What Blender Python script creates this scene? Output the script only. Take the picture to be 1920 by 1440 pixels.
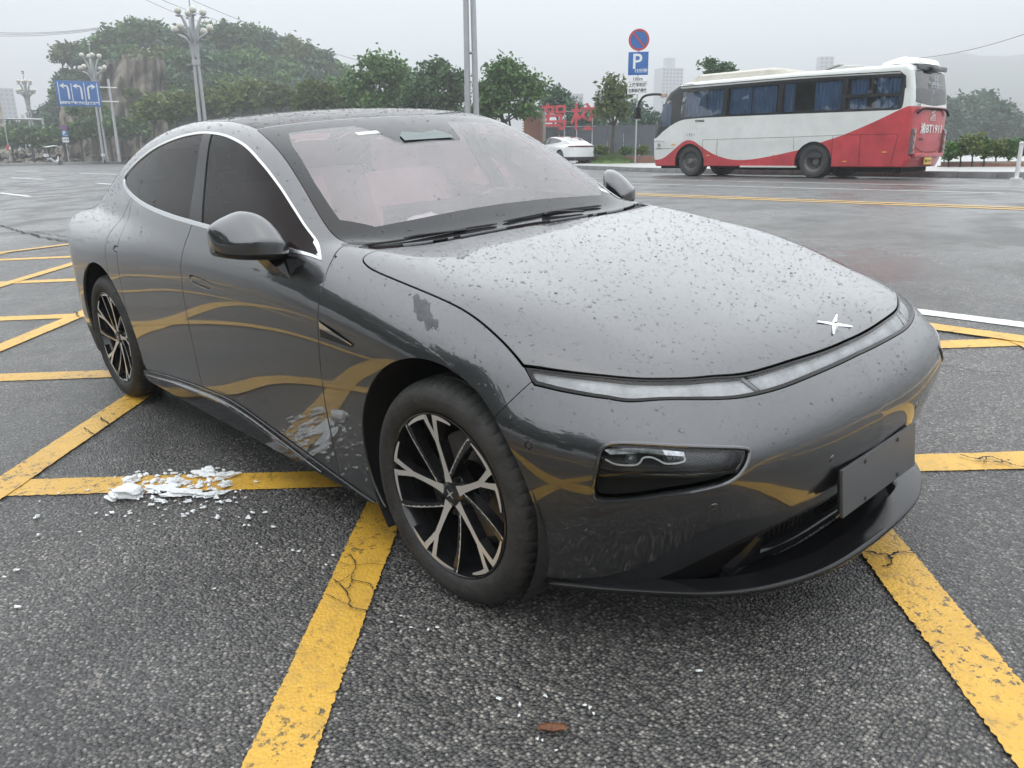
import bpy, bmesh, math, random
import numpy as np
from mathutils import Vector, Matrix
random.seed(7); RNG = np.random.default_rng(11)
SC = bpy.context.scene
for o in list(bpy.data.objects): bpy.data.objects.remove(o)
COL = SC.collection
R_ = math.radians

# ------------------------------------------------------------------ camera
CAM_LOC = (1.73688, -2.25208, 1.27197)
CAM_R, CAM_U, CAM_F = (0.677254, 0.73568, -0.010061), (-0.197398, 0.19486, 0.960762), (-0.708774, 0.648694, -0.277192)
cam = bpy.data.cameras.new('camera'); camo = bpy.data.objects.new('camera', cam); COL.objects.link(camo)
camo.matrix_world = Matrix(((CAM_R[0], CAM_U[0], -CAM_F[0], CAM_LOC[0]), (CAM_R[1], CAM_U[1], -CAM_F[1], CAM_LOC[1]),
                            (CAM_R[2], CAM_U[2], -CAM_F[2], CAM_LOC[2]), (0, 0, 0, 1)))
cam.sensor_width = 36; cam.lens = 1500.885 / 1920 * 36; cam.clip_start = .05; cam.clip_end = 9000
SC.camera = camo
# ------------------------------------------------------------------ overcast daylight
SUN_EL, SUN_AZ = R_(86), R_(150)
w = bpy.data.worlds.new('World'); SC.world = w; w.use_nodes = True
nt = w.node_tree; nt.nodes.clear()
out = nt.nodes.new('ShaderNodeOutputWorld'); bg = nt.nodes.new('ShaderNodeBackground'); nt.links.new(bg.outputs[0], out.inputs[0])
sky = nt.nodes.new('ShaderNodeTexSky'); sky.sky_type = 'NISHITA'; sky.sun_disc = False
sky.sun_elevation = SUN_EL; sky.sun_rotation = SUN_AZ; sky.dust_density = 4; sky.air_density = 1.2
tc = nt.nodes.new('ShaderNodeTexCoord'); no = nt.nodes.new('ShaderNodeTexNoise'); no.inputs['Scale'].default_value = 1.7; no.inputs['Detail'].default_value = 4
mp = nt.nodes.new('ShaderNodeMapping'); mp.inputs['Scale'].default_value = (1, 1, 2.6)
nt.links.new(tc.outputs['Generated'], mp.inputs[0]); nt.links.new(mp.outputs[0], no.inputs['Vector'])
cr = nt.nodes.new('ShaderNodeValToRGB')
cr.color_ramp.elements[0].position = .3; cr.color_ramp.elements[0].color = (4.3, 4.78, 5.2, 1)
cr.color_ramp.elements[1].position = .7; cr.color_ramp.elements[1].color = (5.55, 5.96, 6.25, 1)
nt.links.new(no.outputs['Fac'], cr.inputs[0])
mx = nt.nodes.new('ShaderNodeMix'); mx.data_type = 'RGBA'; mx.inputs[0].default_value = .9
nt.links.new(sky.outputs[0], mx.inputs[6]); nt.links.new(cr.outputs[0], mx.inputs[7]); nt.links.new(mx.outputs[2], bg.inputs[0])
bg.inputs[1].default_value = .1
sun = bpy.data.lights.new('sun', 'SUN'); sun.energy = 1.5; sun.angle = R_(176); sun.color = (1, .98, .95)
suno = bpy.data.objects.new('sun', sun); COL.objects.link(suno)
suno.rotation_euler = Vector((-math.sin(SUN_AZ) * math.cos(SUN_EL), -math.cos(SUN_AZ) * math.cos(SUN_EL), -math.sin(SUN_EL))).to_track_quat('-Z', 'Y').to_euler()
vs = SC.view_settings; vs.view_transform = 'Standard'; vs.look = 'None'; vs.exposure = 1.35; vs.gamma = 1; vs.use_curve_mapping = False
SC.cycles.use_denoising = True
SC.cycles.max_bounces = 8; SC.cycles.transparent_max_bounces = 16; SC.cycles.sample_clamp_indirect = 6
SC.cycles.caustics_reflective = False; SC.cycles.caustics_refractive = False

# ------------------------------------------------------------------ road surface: a cross-slope that levels out towards the bus
GA, GB, Z0 = .000613, .05119, .52
def Hgt(x, y, k=.35):
    p = GA * x + GB * y; h = np.maximum(k - np.abs(p - Z0), 0) / k; r = np.minimum(p, Z0) - h ** 3 * k / 6
    h = np.maximum(k - np.abs(r + .6), 0) / k
    return np.maximum(r, -.6) + h ** 3 * k / 6
def Hs(x, y): return float(Hgt(np.array([float(x)]), np.array([float(y)]))[0])
CARM = Matrix(((1, 0, -.000612, 0), (0, .998692, -.051123, 0), (.000613, .051123, .998692, 0), (0, 0, 0, 1)))   # car frame on that slope
def at(px, py, D):
    "place in the street seen at a photo pixel, D metres in front of the photographer"
    a, b = (px - 960) / 1500.885, (py - 720) / 1500.885
    return Vector([CAM_LOC[i] + D * (CAM_F[i] + a * CAM_R[i] - b * CAM_U[i]) for i in range(3)])

# ------------------------------------------------------------------ materials
MATS = {}
def mat(name, col=(.5, .5, .5), rough=.5, metal=0, spec=.5, coat=0, coatr=.03, trans=0, ior=1.45, emit=None, var=0, vscale=6, bump=0, bscale=40, rvar=0):
    if name in MATS: return MATS[name]
    m = bpy.data.materials.new(name); m.use_nodes = True; n = m.node_tree; b = n.nodes['Principled BSDF']
    b.inputs['Base Color'].default_value = (*col, 1); b.inputs['Roughness'].default_value = rough; b.inputs['Metallic'].default_value = metal
    b.inputs['Specular IOR Level'].default_value = spec; b.inputs['Coat Weight'].default_value = coat; b.inputs['Coat Roughness'].default_value = coatr
    b.inputs['Transmission Weight'].default_value = trans; b.inputs['IOR'].default_value = ior
    if emit: b.inputs['Emission Color'].default_value = (*emit[:3], 1); b.inputs['Emission Strength'].default_value = emit[3]
    if var or bump or rvar:
        t = n.nodes.new('ShaderNodeTexCoord')
        x = n.nodes.new('ShaderNodeTexNoise'); x.inputs['Scale'].default_value = vscale; x.inputs['Detail'].default_value = 6; x.inputs['Roughness'].default_value = .65
        n.links.new(t.outputs['Object'], x.inputs['Vector'])
        if var:
            r = n.nodes.new('ShaderNodeValToRGB'); r.color_ramp.elements[0].position = .3; r.color_ramp.elements[1].position = .72
            r.color_ramp.elements[0].color = (*[c * (1 - var) for c in col], 1); r.color_ramp.elements[1].color = (*[min(1, c * (1 + var)) for c in col], 1)
            n.links.new(x.outputs['Fac'], r.inputs[0]); n.links.new(r.outputs[0], b.inputs['Base Color'])
        if rvar:
            q = n.nodes.new('ShaderNodeMapRange'); q.inputs[3].default_value = max(.02, rough - rvar); q.inputs[4].default_value = min(1, rough + rvar)
            q.inputs[1].default_value = .3; q.inputs[2].default_value = .7
            n.links.new(x.outputs['Fac'], q.inputs[0]); n.links.new(q.outputs[0], b.inputs['Roughness'])
        if bump:
            y = n.nodes.new('ShaderNodeTexNoise'); y.inputs['Scale'].default_value = bscale; y.inputs['Detail'].default_value = 5
            n.links.new(t.outputs['Object'], y.inputs['Vector'])
            u = n.nodes.new('ShaderNodeBump'); u.inputs['Strength'].default_value = bump; u.inputs['Distance'].default_value = .01
            n.links.new(y.outputs['Fac'], u.inputs['Height']); n.links.new(u.outputs[0], b.inputs['Normal'])
    MATS[name] = m; return m
def glassmat(name, tint=(.5, .5, .5), ior=1.5, rough=0.0, base=.0):
    "thin tinted pane: clear with a tint, mirrored by Fresnel"
    if name in MATS: return MATS[name]
    m = bpy.data.materials.new(name); m.use_nodes = True; n = m.node_tree; n.nodes.clear()
    o = n.nodes.new('ShaderNodeOutputMaterial'); mixs = n.nodes.new('ShaderNodeMixShader'); t = n.nodes.new('ShaderNodeBsdfTransparent'); g = n.nodes.new('ShaderNodeBsdfGlossy')
    f = n.nodes.new('ShaderNodeFresnel'); f.inputs[0].default_value = ior; t.inputs[0].default_value = (*tint, 1); g.inputs['Roughness'].default_value = rough
    fac = f.outputs[0]
    if base:
        a = n.nodes.new('ShaderNodeMath'); a.operation = 'MULTIPLY_ADD'; a.use_clamp = True; a.inputs[1].default_value = 1 - base; a.inputs[2].default_value = base
        n.links.new(fac, a.inputs[0]); fac = a.outputs[0]
    n.links.new(fac, mixs.inputs[0]); n.links.new(t.outputs[0], mixs.inputs[1]); n.links.new(g.outputs[0], mixs.inputs[2]); n.links.new(mixs.outputs[0], o.inputs[0])
    MATS[name] = m; return m

# ------------------------------------------------------------------ mesh helpers
def link(name, me, parent=None, m=None, mx=None):
    o = bpy.data.objects.new(name, me); COL.objects.link(o)
    if m is not None and me is not None:
        for q in (m if isinstance(m, (list, tuple)) else [m]): me.materials.append(q)
    if parent is not None: o.parent = parent
    if mx is not None: o.matrix_local = mx
    return o
def mesh(name, v, f, m=None, parent=None, sharp=35, smooth=True, mi=None, mx=None):
    me = bpy.data.meshes.new(name); me.from_pydata([tuple(map(float, p)) for p in v], [], [tuple(map(int, q)) for q in f])
    if smooth:
        me.shade_smooth()
        if sharp is not None: me.set_sharp_from_angle(angle=R_(sharp))
    if mi is not None: me.polygons.foreach_set('material_index', np.asarray(mi, dtype=np.int32))
    me.update(); return link(name, me, parent, m, mx)
class MB:
    "collects shapes for one mesh object"
    def __init__(s): s.v = []; s.f = []; s.mi = []
    def add(s, v, f, mi=0):
        k = len(s.v); s.v += [tuple(p) for p in v]; s.f += [tuple(i + k for i in q) for q in f]; s.mi += [mi] * len(f); return s
    def box(s, c, d, mi=0, rot=None, bev=0):
        hx, hy, hz = d[0] / 2, d[1] / 2, d[2] / 2
        if bev:
            b = min(bev, hx * .9, hy * .9, hz * .9); v = []
            for sz in (-1, 1):
                for (ix, iy, iz) in ((b, b, 0), (0, 0, b)):
                    pass
            bm = bmesh.new(); bmesh.ops.create_cube(bm, size=1); bmesh.ops.scale(bm, vec=d, verts=bm.verts)
            bmesh.ops.bevel(bm, geom=bm.edges[:], offset=b, segments=2, affect='EDGES', profile=.7)
            bm.verts.ensure_lookup_table(); v = [p.co.copy() for p in bm.verts]; f = [[q.index for q in g.verts] for g in bm.faces]; bm.free()
        else:
            v = [Vector((x, y, z)) for x in (-hx, hx) for y in (-hy, hy) for z in (-hz, hz)]
            f = [(0, 1, 3, 2), (4, 6, 7, 5), (0, 4, 5, 1), (2, 3, 7, 6), (0, 2, 6, 4), (1, 5, 7, 3)]
        if rot is not None: v = [rot @ p for p in v]
        return s.add([(p[0] + c[0], p[1] + c[1], p[2] + c[2]) for p in v], f, mi)
    def tube(s, pts, rad, n=8, mi=0, cap=True, flat=None, up=None):
        pts = [Vector(p) for p in pts]; rad = rad if isinstance(rad, (list, tuple, np.ndarray)) else [rad] * len(pts)
        rings = []; u = None
        for i, p in enumerate(pts):
            t = (pts[min(i + 1, len(pts) - 1)] - pts[max(i - 1, 0)]).normalized()
            if u is None:
                u = Vector(up) if up is not None else (Vector((0, 0, 1)) if abs(t.z) < .9 else Vector((1, 0, 0)))
            u = (u - t * u.dot(t)).normalized(); b = t.cross(u); fl = 1 if flat is None else flat
            rings.append([p + (u * math.cos(a) * fl + b * math.sin(a)) * rad[i] for a in [2 * math.pi * k / n for k in range(n)]])
        v = [q for r in rings for q in r]; f = []
        for i in range(len(pts) - 1):
            for k in range(n): f.append((i * n + k, i * n + (k + 1) % n, (i + 1) * n + (k + 1) % n, (i + 1) * n + k))
        if cap: f.append(tuple(range(n))[::-1]); f.append(tuple(range((len(pts) - 1) * n, len(pts) * n)))
        return s.add(v, f, mi)
    def lathe(s, prof, n=24, axis='z', c=(0, 0, 0), mi=0, close=False, a0=0, a1=2 * math.pi):
        full = abs(a1 - a0 - 2 * math.pi) < 1e-6; m = n if full else n + 1; v = []; f = []
        for (r, h) in prof:
            for k in range(m):
                a = a0 + (a1 - a0) * k / n; x, y = r * math.cos(a), r * math.sin(a)
                p = {'z': (x, y, h), 'y': (x, h, y), 'x': (h, x, y)}[axis]; v.append((p[0] + c[0], p[1] + c[1], p[2] + c[2]))
        L = len(prof)
        for i in range(L - 1 + (1 if close else 0)):
            j = (i + 1) % L
            for k in range(n):
                k2 = (k + 1) % m; q = (i * m + k, i * m + k2, j * m + k2, j * m + k); f.append(q if axis != 'y' else q[::-1])
        return s.add(v, f, mi)
    def prism(s, poly, z0, z1, mi=0, fn=None, mi_top=None):
        "extrude a 2D polygon between two heights; fn maps (u,v,h) to 3D"
        fn = fn or (lambda a, b, h: (a, b, h)); n = len(poly)
        v = [fn(a, b, z0) for a, b in poly] + [fn(a, b, z1) for a, b in poly]
        s.add(v, [tuple(range(n))[::-1]] + [(i, (i + 1) % n, n + (i + 1) % n, n + i) for i in range(n)], mi)
        k = len(s.v) - 2 * n; s.f.append(tuple(range(k + n, k + 2 * n))); s.mi.append(mi if mi_top is None else mi_top); return s
    def build(s, name, m=None, parent=None, sharp=35, smooth=True, mx=None):
        return mesh(name, s.v, s.f, m, parent, sharp, smooth, s.mi, mx)
def empty(name, loc=(0, 0, 0), mx=None, rz=0):
    o = bpy.data.objects.new(name, None); COL.objects.link(o); o.empty_display_size = .2
    if mx is not None: o.matrix_world = mx
    else: o.location = loc; o.rotation_euler = (0, 0, rz)
    return o
def tag(o, label=None, cat=None, group=None, kind=None):
    if label: o['label'] = label
    if cat: o['category'] = cat
    if group: o['group'] = group
    if kind: o['kind'] = kind
    return o
def copy_tree(o, parent=None):
    c = o.copy(); COL.objects.link(c); c.parent = parent
    for ch in [q for q in bpy.data.objects if q.parent == o]: copy_tree(ch, c)
    return c
def crom(P, n=8, closed=False):
    "Catmull-Rom through points"
    P = [np.asarray(p, float) for p in P]; L = len(P); o = []
    for i in range(L if closed else L - 1):
        g = (lambda k: P[k % L]) if closed else (lambda k: P[k] if 0 <= k < L else (2 * P[0] - P[1] if k < 0 else 2 * P[-1] - P[-2]))
        a, b, c, d = g(i - 1), g(i), g(i + 1), g(i + 2)
        for t in np.arange(n) / n: o.append(.5 * (2 * b + (c - a) * t + (2 * a - 5 * b + 4 * c - d) * t * t + (3 * b - a - 3 * c + d) * t ** 3))
    if not closed: o.append(P[-1])
    return o
def textmesh(body, size=1., extrude=0.0, bold=0.0, ax='CENTER'):
    cu = bpy.data.curves.new('lettering', 'FONT'); cu.body = body; cu.size = size; cu.extrude = extrude; cu.align_x = ax; cu.align_y = 'CENTER'; cu.offset = bold; cu.resolution_u = 3
    o = bpy.data.objects.new('lettering', cu); COL.objects.link(o); dg = bpy.context.evaluated_depsgraph_get()
    me = bpy.data.meshes.new_from_object(o.evaluated_get(dg)); bpy.data.objects.remove(o); bpy.data.curves.remove(cu); me.materials.clear(); return me
def text(name, body, size, m, parent, mx, extrude=.001, bold=0.0, width=None, ax='CENTER'):
    me = textmesh(body, size, extrude, bold, ax)
    if width:
        xs = [v.co.x for v in me.vertices]; k = width / (max(xs) - min(xs))
        for v in me.vertices: v.co.x *= k
    me.name = name; return link(name, me, parent, m, mx)
# ---------- smooth tables ----------
def _pchip_nat(xk,yk,x):
    """natural-ish cubic: Catmull-Rom with nonuniform tangents, vectorised over trailing dims of yk"""
    xk=np.asarray(xk,float); yk=np.asarray(yk,float)
    h=np.diff(xk); s=np.diff(yk,axis=0)/h.reshape((-1,)+(1,)*(yk.ndim-1))
    m=np.empty_like(yk); m[0]=s[0]; m[-1]=s[-1]
    w=(h[1:]/(h[:-1]+h[1:])).reshape((-1,)+(1,)*(yk.ndim-1))
    m[1:-1]=w*s[:-1]+(1-w)*s[1:]
    x=np.clip(x,xk[0],xk[-1]); i=np.clip(np.searchsorted(xk,x)-1,0,len(xk)-2)
    t=(x-xk[i])/h[i]; sh=(-1,)+(1,)*(yk.ndim-1); t=t.reshape(sh); hh=h[i].reshape(sh)
    return (2*t**3-3*t**2+1)*yk[i]+(t**3-2*t**2+t)*hh*m[i]+(-2*t**3+3*t**2)*yk[i+1]+(t**3-t**2)*hh*m[i+1]
class Tab:
    """bicubic table on a fine regular grid, smoothed; eval at scattered points with cubic interpolation"""
    def __init__(s,a,b,v,smooth=6,da=.02,db=.02):
        a=np.asarray(a,float); b=np.asarray(b,float)
        s.a0,s.b0,s.da,s.db=a[0],b[0],da,db
        A=np.arange(a[0],a[-1]+da*.5,da); B=np.arange(b[0],b[-1]+db*.5,db)
        g=_pchip_nat(a,np.asarray(v,float),A); g=_pchip_nat(b,g.T,B).T
        for _ in range(smooth):
            p=np.pad(g,1,mode='reflect',reflect_type='odd')
            g=.25*p[1:-1,1:-1]*2+.125*(p[:-2,1:-1]+p[2:,1:-1]+p[1:-1,:-2]+p[1:-1,2:])
        s.g=np.pad(g,2,mode='reflect',reflect_type='odd')
    def __call__(s,x,y):
        n,m=s.g.shape
        u=np.clip((x-s.a0)/s.da+2,1.0,n-3.001); v=np.clip((y-s.b0)/s.db+2,1.0,m-3.001)
        i=u.astype(int); j=v.astype(int); fu=u-i; fv=v-j
        def W(t): # cubic B-spline weights (C2)
            return ((1-t)**3/6,(3*t**3-6*t*t+4)/6,(-3*t**3+3*t*t+3*t+1)/6,t**3/6)
        wu=W(fu); wv=W(fv); r=0
        for p in range(4):
            q=0
            for k in range(4): q=q+wv[k]*s.g[i+p-1,j+k-1]
            r=r+wu[p]*q
        return r
def smax(a,b,k): h=np.maximum(k-np.abs(a-b),0)/k; return np.maximum(a,b)+h*h*h*k/6
def smin(a,b,k): return -smax(-a,-b,k)
_W=[0,.3,.5,.65,.75,.85,.95,1.02]
ZD=Tab([-4.15,-3.9,-3.5,-3.1,-2.7,-2.2,-1.7,-1.2,-.8,-.5,-.2,.05,.25,.42,.57,.70,.80,.95],_W,[
 [.985,.985,.98,.975,.965,.93,.85,.79],
 [1.0,1.0,1.0,1.0,.99,.955,.88,.82],
 [1.02,1.02,1.02,1.025,1.01,.975,.91,.85],
 [1.02,1.02,1.02,1.02,1.015,.99,.93,.87],
 [1.03,1.03,1.03,1.035,1.035,1.015,.95,.89],
 [1.02,1.02,1.02,1.03,1.04,1.03,.965,.90],
 [1.02,1.02,1.02,1.03,1.035,1.03,.96,.90],
 [1.02,1.02,1.02,1.02,1.025,1.02,.95,.89],
 [1.02,1.02,1.02,1.022,1.03,1.01,.94,.87],
 [1.002,1.0,.998,1.002,1.004,.975,.91,.85],
 [.975,.972,.968,.968,.96,.925,.86,.80],
 [.940,.937,.932,.930,.918,.878,.81,.75],
 [.903,.899,.890,.882,.862,.815,.745,.69],
 [.867,.862,.848,.830,.800,.750,.685,.63],
 [.831,.825,.807,.782,.748,.700,.64,.59],
 [.793,.786,.765,.738,.705,.660,.60,.55],
 [.755,.748,.727,.70,.668,.625,.57,.52],
 [.69,.683,.66,.635,.605,.565,.52,.48]],smooth=10)
_Z=[.10,.25,.40,.55,.70,.82,.92,1.0,1.1]
WB=Tab([-4.15,-3.9,-3.5,-3.1,-2.7,-2.2,-1.7,-1.2,-.8,-.4,0,.2,.4,.6,.95],_Z,[
 [.84,.86,.875,.885,.885,.87,.84,.80,.74],
 [.86,.88,.90,.908,.908,.895,.865,.82,.76],
 [.875,.90,.925,.935,.935,.925,.895,.85,.79],
 [.885,.912,.938,.948,.948,.938,.912,.87,.81],
 [.888,.912,.930,.940,.942,.936,.915,.88,.83],
 [.885,.905,.916,.926,.930,.927,.912,.885,.85],
 [.882,.902,.912,.922,.927,.925,.911,.886,.85],
 [.882,.902,.912,.923,.928,.925,.909,.884,.85],
 [.885,.906,.918,.929,.932,.926,.905,.875,.83],
 [.890,.915,.930,.938,.938,.926,.896,.855,.80],
 [.890,.918,.936,.943,.940,.922,.882,.835,.77],
 [.885,.912,.932,.940,.935,.910,.865,.815,.75],
 [.87,.90,.922,.930,.922,.89,.84,.79,.72],
 [.85,.88,.905,.912,.90,.865,.81,.76,.69],
 [.80,.84,.865,.872,.86,.82,.77,.72,.65]],smooth=8)
# front face x(w,z)
_FW=[0,.3,.5,.63,.75,.85,.93,1.02]
_dm=(0,.012,.042,.072,.145,.29,.48,.78); _dl=(0,.02,.075,.15,.25,.37,.50,.78)
def _frow(x0,t,sc=1.): return [x0-sc*(p*(1-t)+q*t) for p,q in zip(_dm,_dl)]
XF=Tab(_FW,[.10,.20,.28,.36,.46,.56,.64,.70,.76,.84,.95],np.array([
 _frow(.72,1),_frow(.755,1),_frow(.795,1),_frow(.83,.85),_frow(.857,.4),_frow(.860,.0),_frow(.830,0),_frow(.79,0,1.15),_frow(.75,0,1.25),_frow(.69,0,1.25),_frow(.6,0,1.2)]).T,smooth=8)
XR=Tab(_FW,[.10,.25,.40,.55,.70,.85,.95,1.02,1.15],np.array([
 [-3.90+d*s for d in (0,.01,.03,.06,.10,.18,.30,.6)] if False else [x0+s*d for d in (0,.012,.035,.068,.14,.27,.46,.78)] for x0,s in ((-3.85,1),(-3.93,1),(-3.98,1),(-3.99,1),(-3.98,1),(-4.0,1),(-4.03,1),(-4.0,1),(-3.9,1))]).T,smooth=8)
_cx=[-4.2,-4.0,-3.8,-3.5,-3.1,-2.7,-2.4,-2.1,-1.85,-1.65,-1.45,-1.3,-1.15,-1.0,-.8,-.55,-.3,.0,.5,1.0]
_cz=[.93,1.0,1.055,1.165,1.295,1.405,1.46,1.487,1.49,1.480,1.444,1.395,1.332,1.258,1.145,.985,.81,.57,.1,-.5]
_cr=[.7,.7,.7,.8,.8,.8,.85,.9,1,1.05,1.15,1.2,1.25,1.25,1.2,1.2,1.2,1.2,1.2,1.2]
_gw=[0,.2,.4,.5,.6,.7,.8,.92]
_gd=[0,.003,.011,.018,.028,.048,.095,.165]
ZR=Tab(_cx,_gw,[[z-k*d for d in _gd] for z,k in zip(_cz,_cr)],smooth=6)
WG=Tab([-4.2,-3.8,-3.4,-3.0,-2.7,-2.4,-2.0,-1.5,-1.0,-.6,0],[.9,1.0,1.08,1.16,1.24,1.32,1.40,1.5],[
 [.64,.60,.57,.54,.51,.48,.45,.41],
 [.70,.66,.625,.59,.555,.52,.49,.45],
 [.77,.735,.70,.665,.63,.595,.56,.51],
 [.835,.80,.77,.735,.704,.67,.635,.585],
 [.868,.838,.81,.775,.742,.707,.675,.63],
 [.888,.864,.836,.801,.767,.732,.70,.65],
 [.897,.877,.850,.815,.780,.748,.716,.67],
 [.898,.880,.853,.818,.784,.752,.718,.67],
 [.893,.876,.85,.818,.786,.752,.715,.66],
 [.88,.866,.842,.81,.775,.735,.69,.63],
 [.84,.83,.81,.78,.75,.71,.67,.61]],smooth=6)
def body(x,w,z):
    top=z-ZD(x,w); side=w-WB(x,z)
    f=smax(top,side,.16)
    f=smax(f,x-XF(w,z),.14)
    f=smax(f,XR(w,z)-x,.10)
    f=smax(f,.165-z,.05)
    return f
def green(x,w,z):
    g=smax((z-ZR(x,w))*.9,w-WG(x,z),.085)
    return smax(g,-4.0-x,.05)
def field(x,y,z):
    w=np.abs(y)
    return smin(body(x,w,z),green(x,w,z),.045)
def grad(P,e=1e-3):
    x,y,z=P.T
    g=np.stack([field(x+e,y,z)-field(x-e,y,z),field(x,y+e,z)-field(x,y-e,z),field(x,y,z+e)-field(x,y,z-e)],1)/(2*e)
    return g
# ================================================================== the car (built in its own frame: x forward, y left, z up, origin under the front axle)
VH = .0135
def surface_net(h):
    xs = np.arange(-4.12, .98, h); ys = (np.arange(0, int(1.03 / h) + 2) - .5) * h; zs = np.arange(.10, 1.56, h)
    W = np.abs(ys)
    g2 = lambda T, a, b: T(*np.meshgrid(a, b, indexing='ij'))
    zd = g2(ZD, xs, W)[:, :, None]; wb = g2(WB, xs, zs)[:, None, :]; xf = g2(XF, W, zs)[None]; xr = g2(XR, W, zs)[None]
    zr = g2(ZR, xs, W)[:, :, None]; wg = g2(WG, xs, zs)[:, None, :]
    x = xs[:, None, None]; wv = W[None, :, None]; z = zs[None, None, :]
    f = smax(z - zd, wv - wb, .16); f = smax(f, x - xf, .14); f = smax(f, xr - x, .10); f = smax(f, .165 - z + 0 * x, .05)
    g = smax((z - zr) * .9, wv - wg, .085); g = smax(g, -4.0 - x + 0 * z, .05)
    F = smin(f, g, .045)
    return net(F, xs, ys, zs, field, h, True)
def ngrad(fn, P, e=1e-3):
    x, y, z = P.T
    return np.stack([fn(x + e, y, z) - fn(x - e, y, z), fn(x, y + e, z) - fn(x, y - e, z), fn(x, y, z + e) - fn(x, y, z - e)], 1) / (2 * e)
def net(F, xs, ys, zs, fn, h, half=False):
    nx, ny, nz = F.shape; S = F < 0
    c = [S[a:nx - 1 + a, b:ny - 1 + b, d:nz - 1 + d] for a in (0, 1) for b in (0, 1) for d in (0, 1)]
    cnt = sum(q.astype(np.int8) for q in c); act = np.argwhere((cnt > 0) & (cnt < 8))
    idx = -np.ones((nx - 1, ny - 1, nz - 1), np.int64); idx[tuple(act.T)] = np.arange(len(act))
    P = np.zeros((len(act), 3)); n = np.zeros(len(act)); off = np.array([(a, b, d) for a in (0, 1) for b in (0, 1) for d in (0, 1)])
    for p in range(8):
        for q in range(p + 1, 8):
            if np.abs(off[p] - off[q]).sum() != 1: continue
            A = F[tuple((act + off[p]).T)]; B = F[tuple((act + off[q]).T)]; m = (A < 0) != (B < 0)
            t = A[m] / (A[m] - B[m]); P[m] += off[p] + (off[q] - off[p]) * t[:, None]; n[m] += 1
    P = act + P / n[:, None]; V = np.stack([xs[0] + P[:, 0] * h, ys[0] + P[:, 1] * h, zs[0] + P[:, 2] * h], 1)
    mid = (act[:, 1] == 0) if half else np.zeros(len(act), bool); V[mid, 1] = 0
    T = []
    for ax in range(3):
        u, v = [(1, 2), (2, 0), (0, 1)][ax]
        sl0 = [slice(None)] * 3; sl1 = [slice(None)] * 3; sl0[ax] = slice(0, -1); sl1[ax] = slice(1, None)
        A = S[tuple(sl0)]; B = S[tuple(sl1)]; e = np.argwhere(A != B)
        lim = [nx - 1, ny - 1, nz - 1]; e = e[(e[:, u] > 0) & (e[:, v] > 0) & (e[:, u] < lim[u]) & (e[:, v] < lim[v])]
        du = np.zeros(3, int); du[u] = 1; dv = np.zeros(3, int); dv[v] = 1
        q = np.stack([idx[tuple((e - du - dv).T)], idx[tuple((e - dv).T)], idx[tuple(e.T)], idx[tuple((e - du).T)]], 1)
        s = A[tuple(e.T)]; q[~s] = q[~s][:, ::-1]; T += [q[:, [0, 1, 2]], q[:, [0, 2, 3]]]
    T = np.concatenate(T); T = T[(T >= 0).all(1)]
    for _ in range(3):
        f = fn(*V.T); g = ngrad(fn, V); g[mid, 1] = 0
        V = V - np.clip(f / np.maximum((g * g).sum(1), .05), -.01, .01)[:, None] * g
    N = ngrad(fn, V); N[mid, 1] = 0; N /= np.linalg.norm(N, axis=1)[:, None]
    return V, T, N
def cut(M, f):
    "split a triangle mesh along f=0 -> (f<0 part, f>0 part)"
    V, T, N = M; f = np.where(np.abs(f) < 2e-5, 2e-5, f); s = f < 0; k = s[T].sum(1)
    mixed = T[(k == 1) | (k == 2)]; lone = np.where(s[mixed].sum(1) == 1, 1, 0)
    i = np.argmax(s[mixed] == lone[:, None].astype(bool), 1); r = np.arange(len(mixed))
    a, b, c = mixed[r, i], mixed[r, (i + 1) % 3], mixed[r, (i + 2) % 3]
    E = np.concatenate([np.stack([a, b], 1), np.stack([a, c], 1)]); Es = np.sort(E, 1)
    if len(Es):
        ue, inv = np.unique(Es, axis=0, return_inverse=True); inv = inv.ravel()
        t = (f[ue[:, 0]] / (f[ue[:, 0]] - f[ue[:, 1]]))[:, None]
        V2 = np.concatenate([V, V[ue[:, 0]] * (1 - t) + V[ue[:, 1]] * t]); nn = N[ue[:, 0]] * (1 - t) + N[ue[:, 1]] * t
        N2 = np.concatenate([N, nn / np.linalg.norm(nn, axis=1)[:, None]])
        p = len(V) + inv[:len(a)]; q = len(V) + inv[len(a):]
        t1 = np.stack([a, p, q], 1); t2 = np.concatenate([np.stack([p, b, c], 1), np.stack([p, c, q], 1)]); l2 = np.concatenate([lone, lone])
        neg = np.concatenate([T[k == 3], t1[lone == 1], t2[l2 == 0]]); pos = np.concatenate([T[k == 0], t1[lone == 0], t2[l2 == 1]])
    else: V2, N2, neg, pos = V, N, T[k == 3], T[k == 0]
    def comp(t):
        u, inv = np.unique(t, return_inverse=True); return V2[u], inv.reshape(-1, 3), N2[u]
    return comp(neg), comp(pos)
def curve(*pieces, n=6):
    o = []
    for p in pieces: o += crom(p, n) if len(p) > 2 else [np.asarray(q, float) for q in p]
    return np.array(o)
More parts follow.
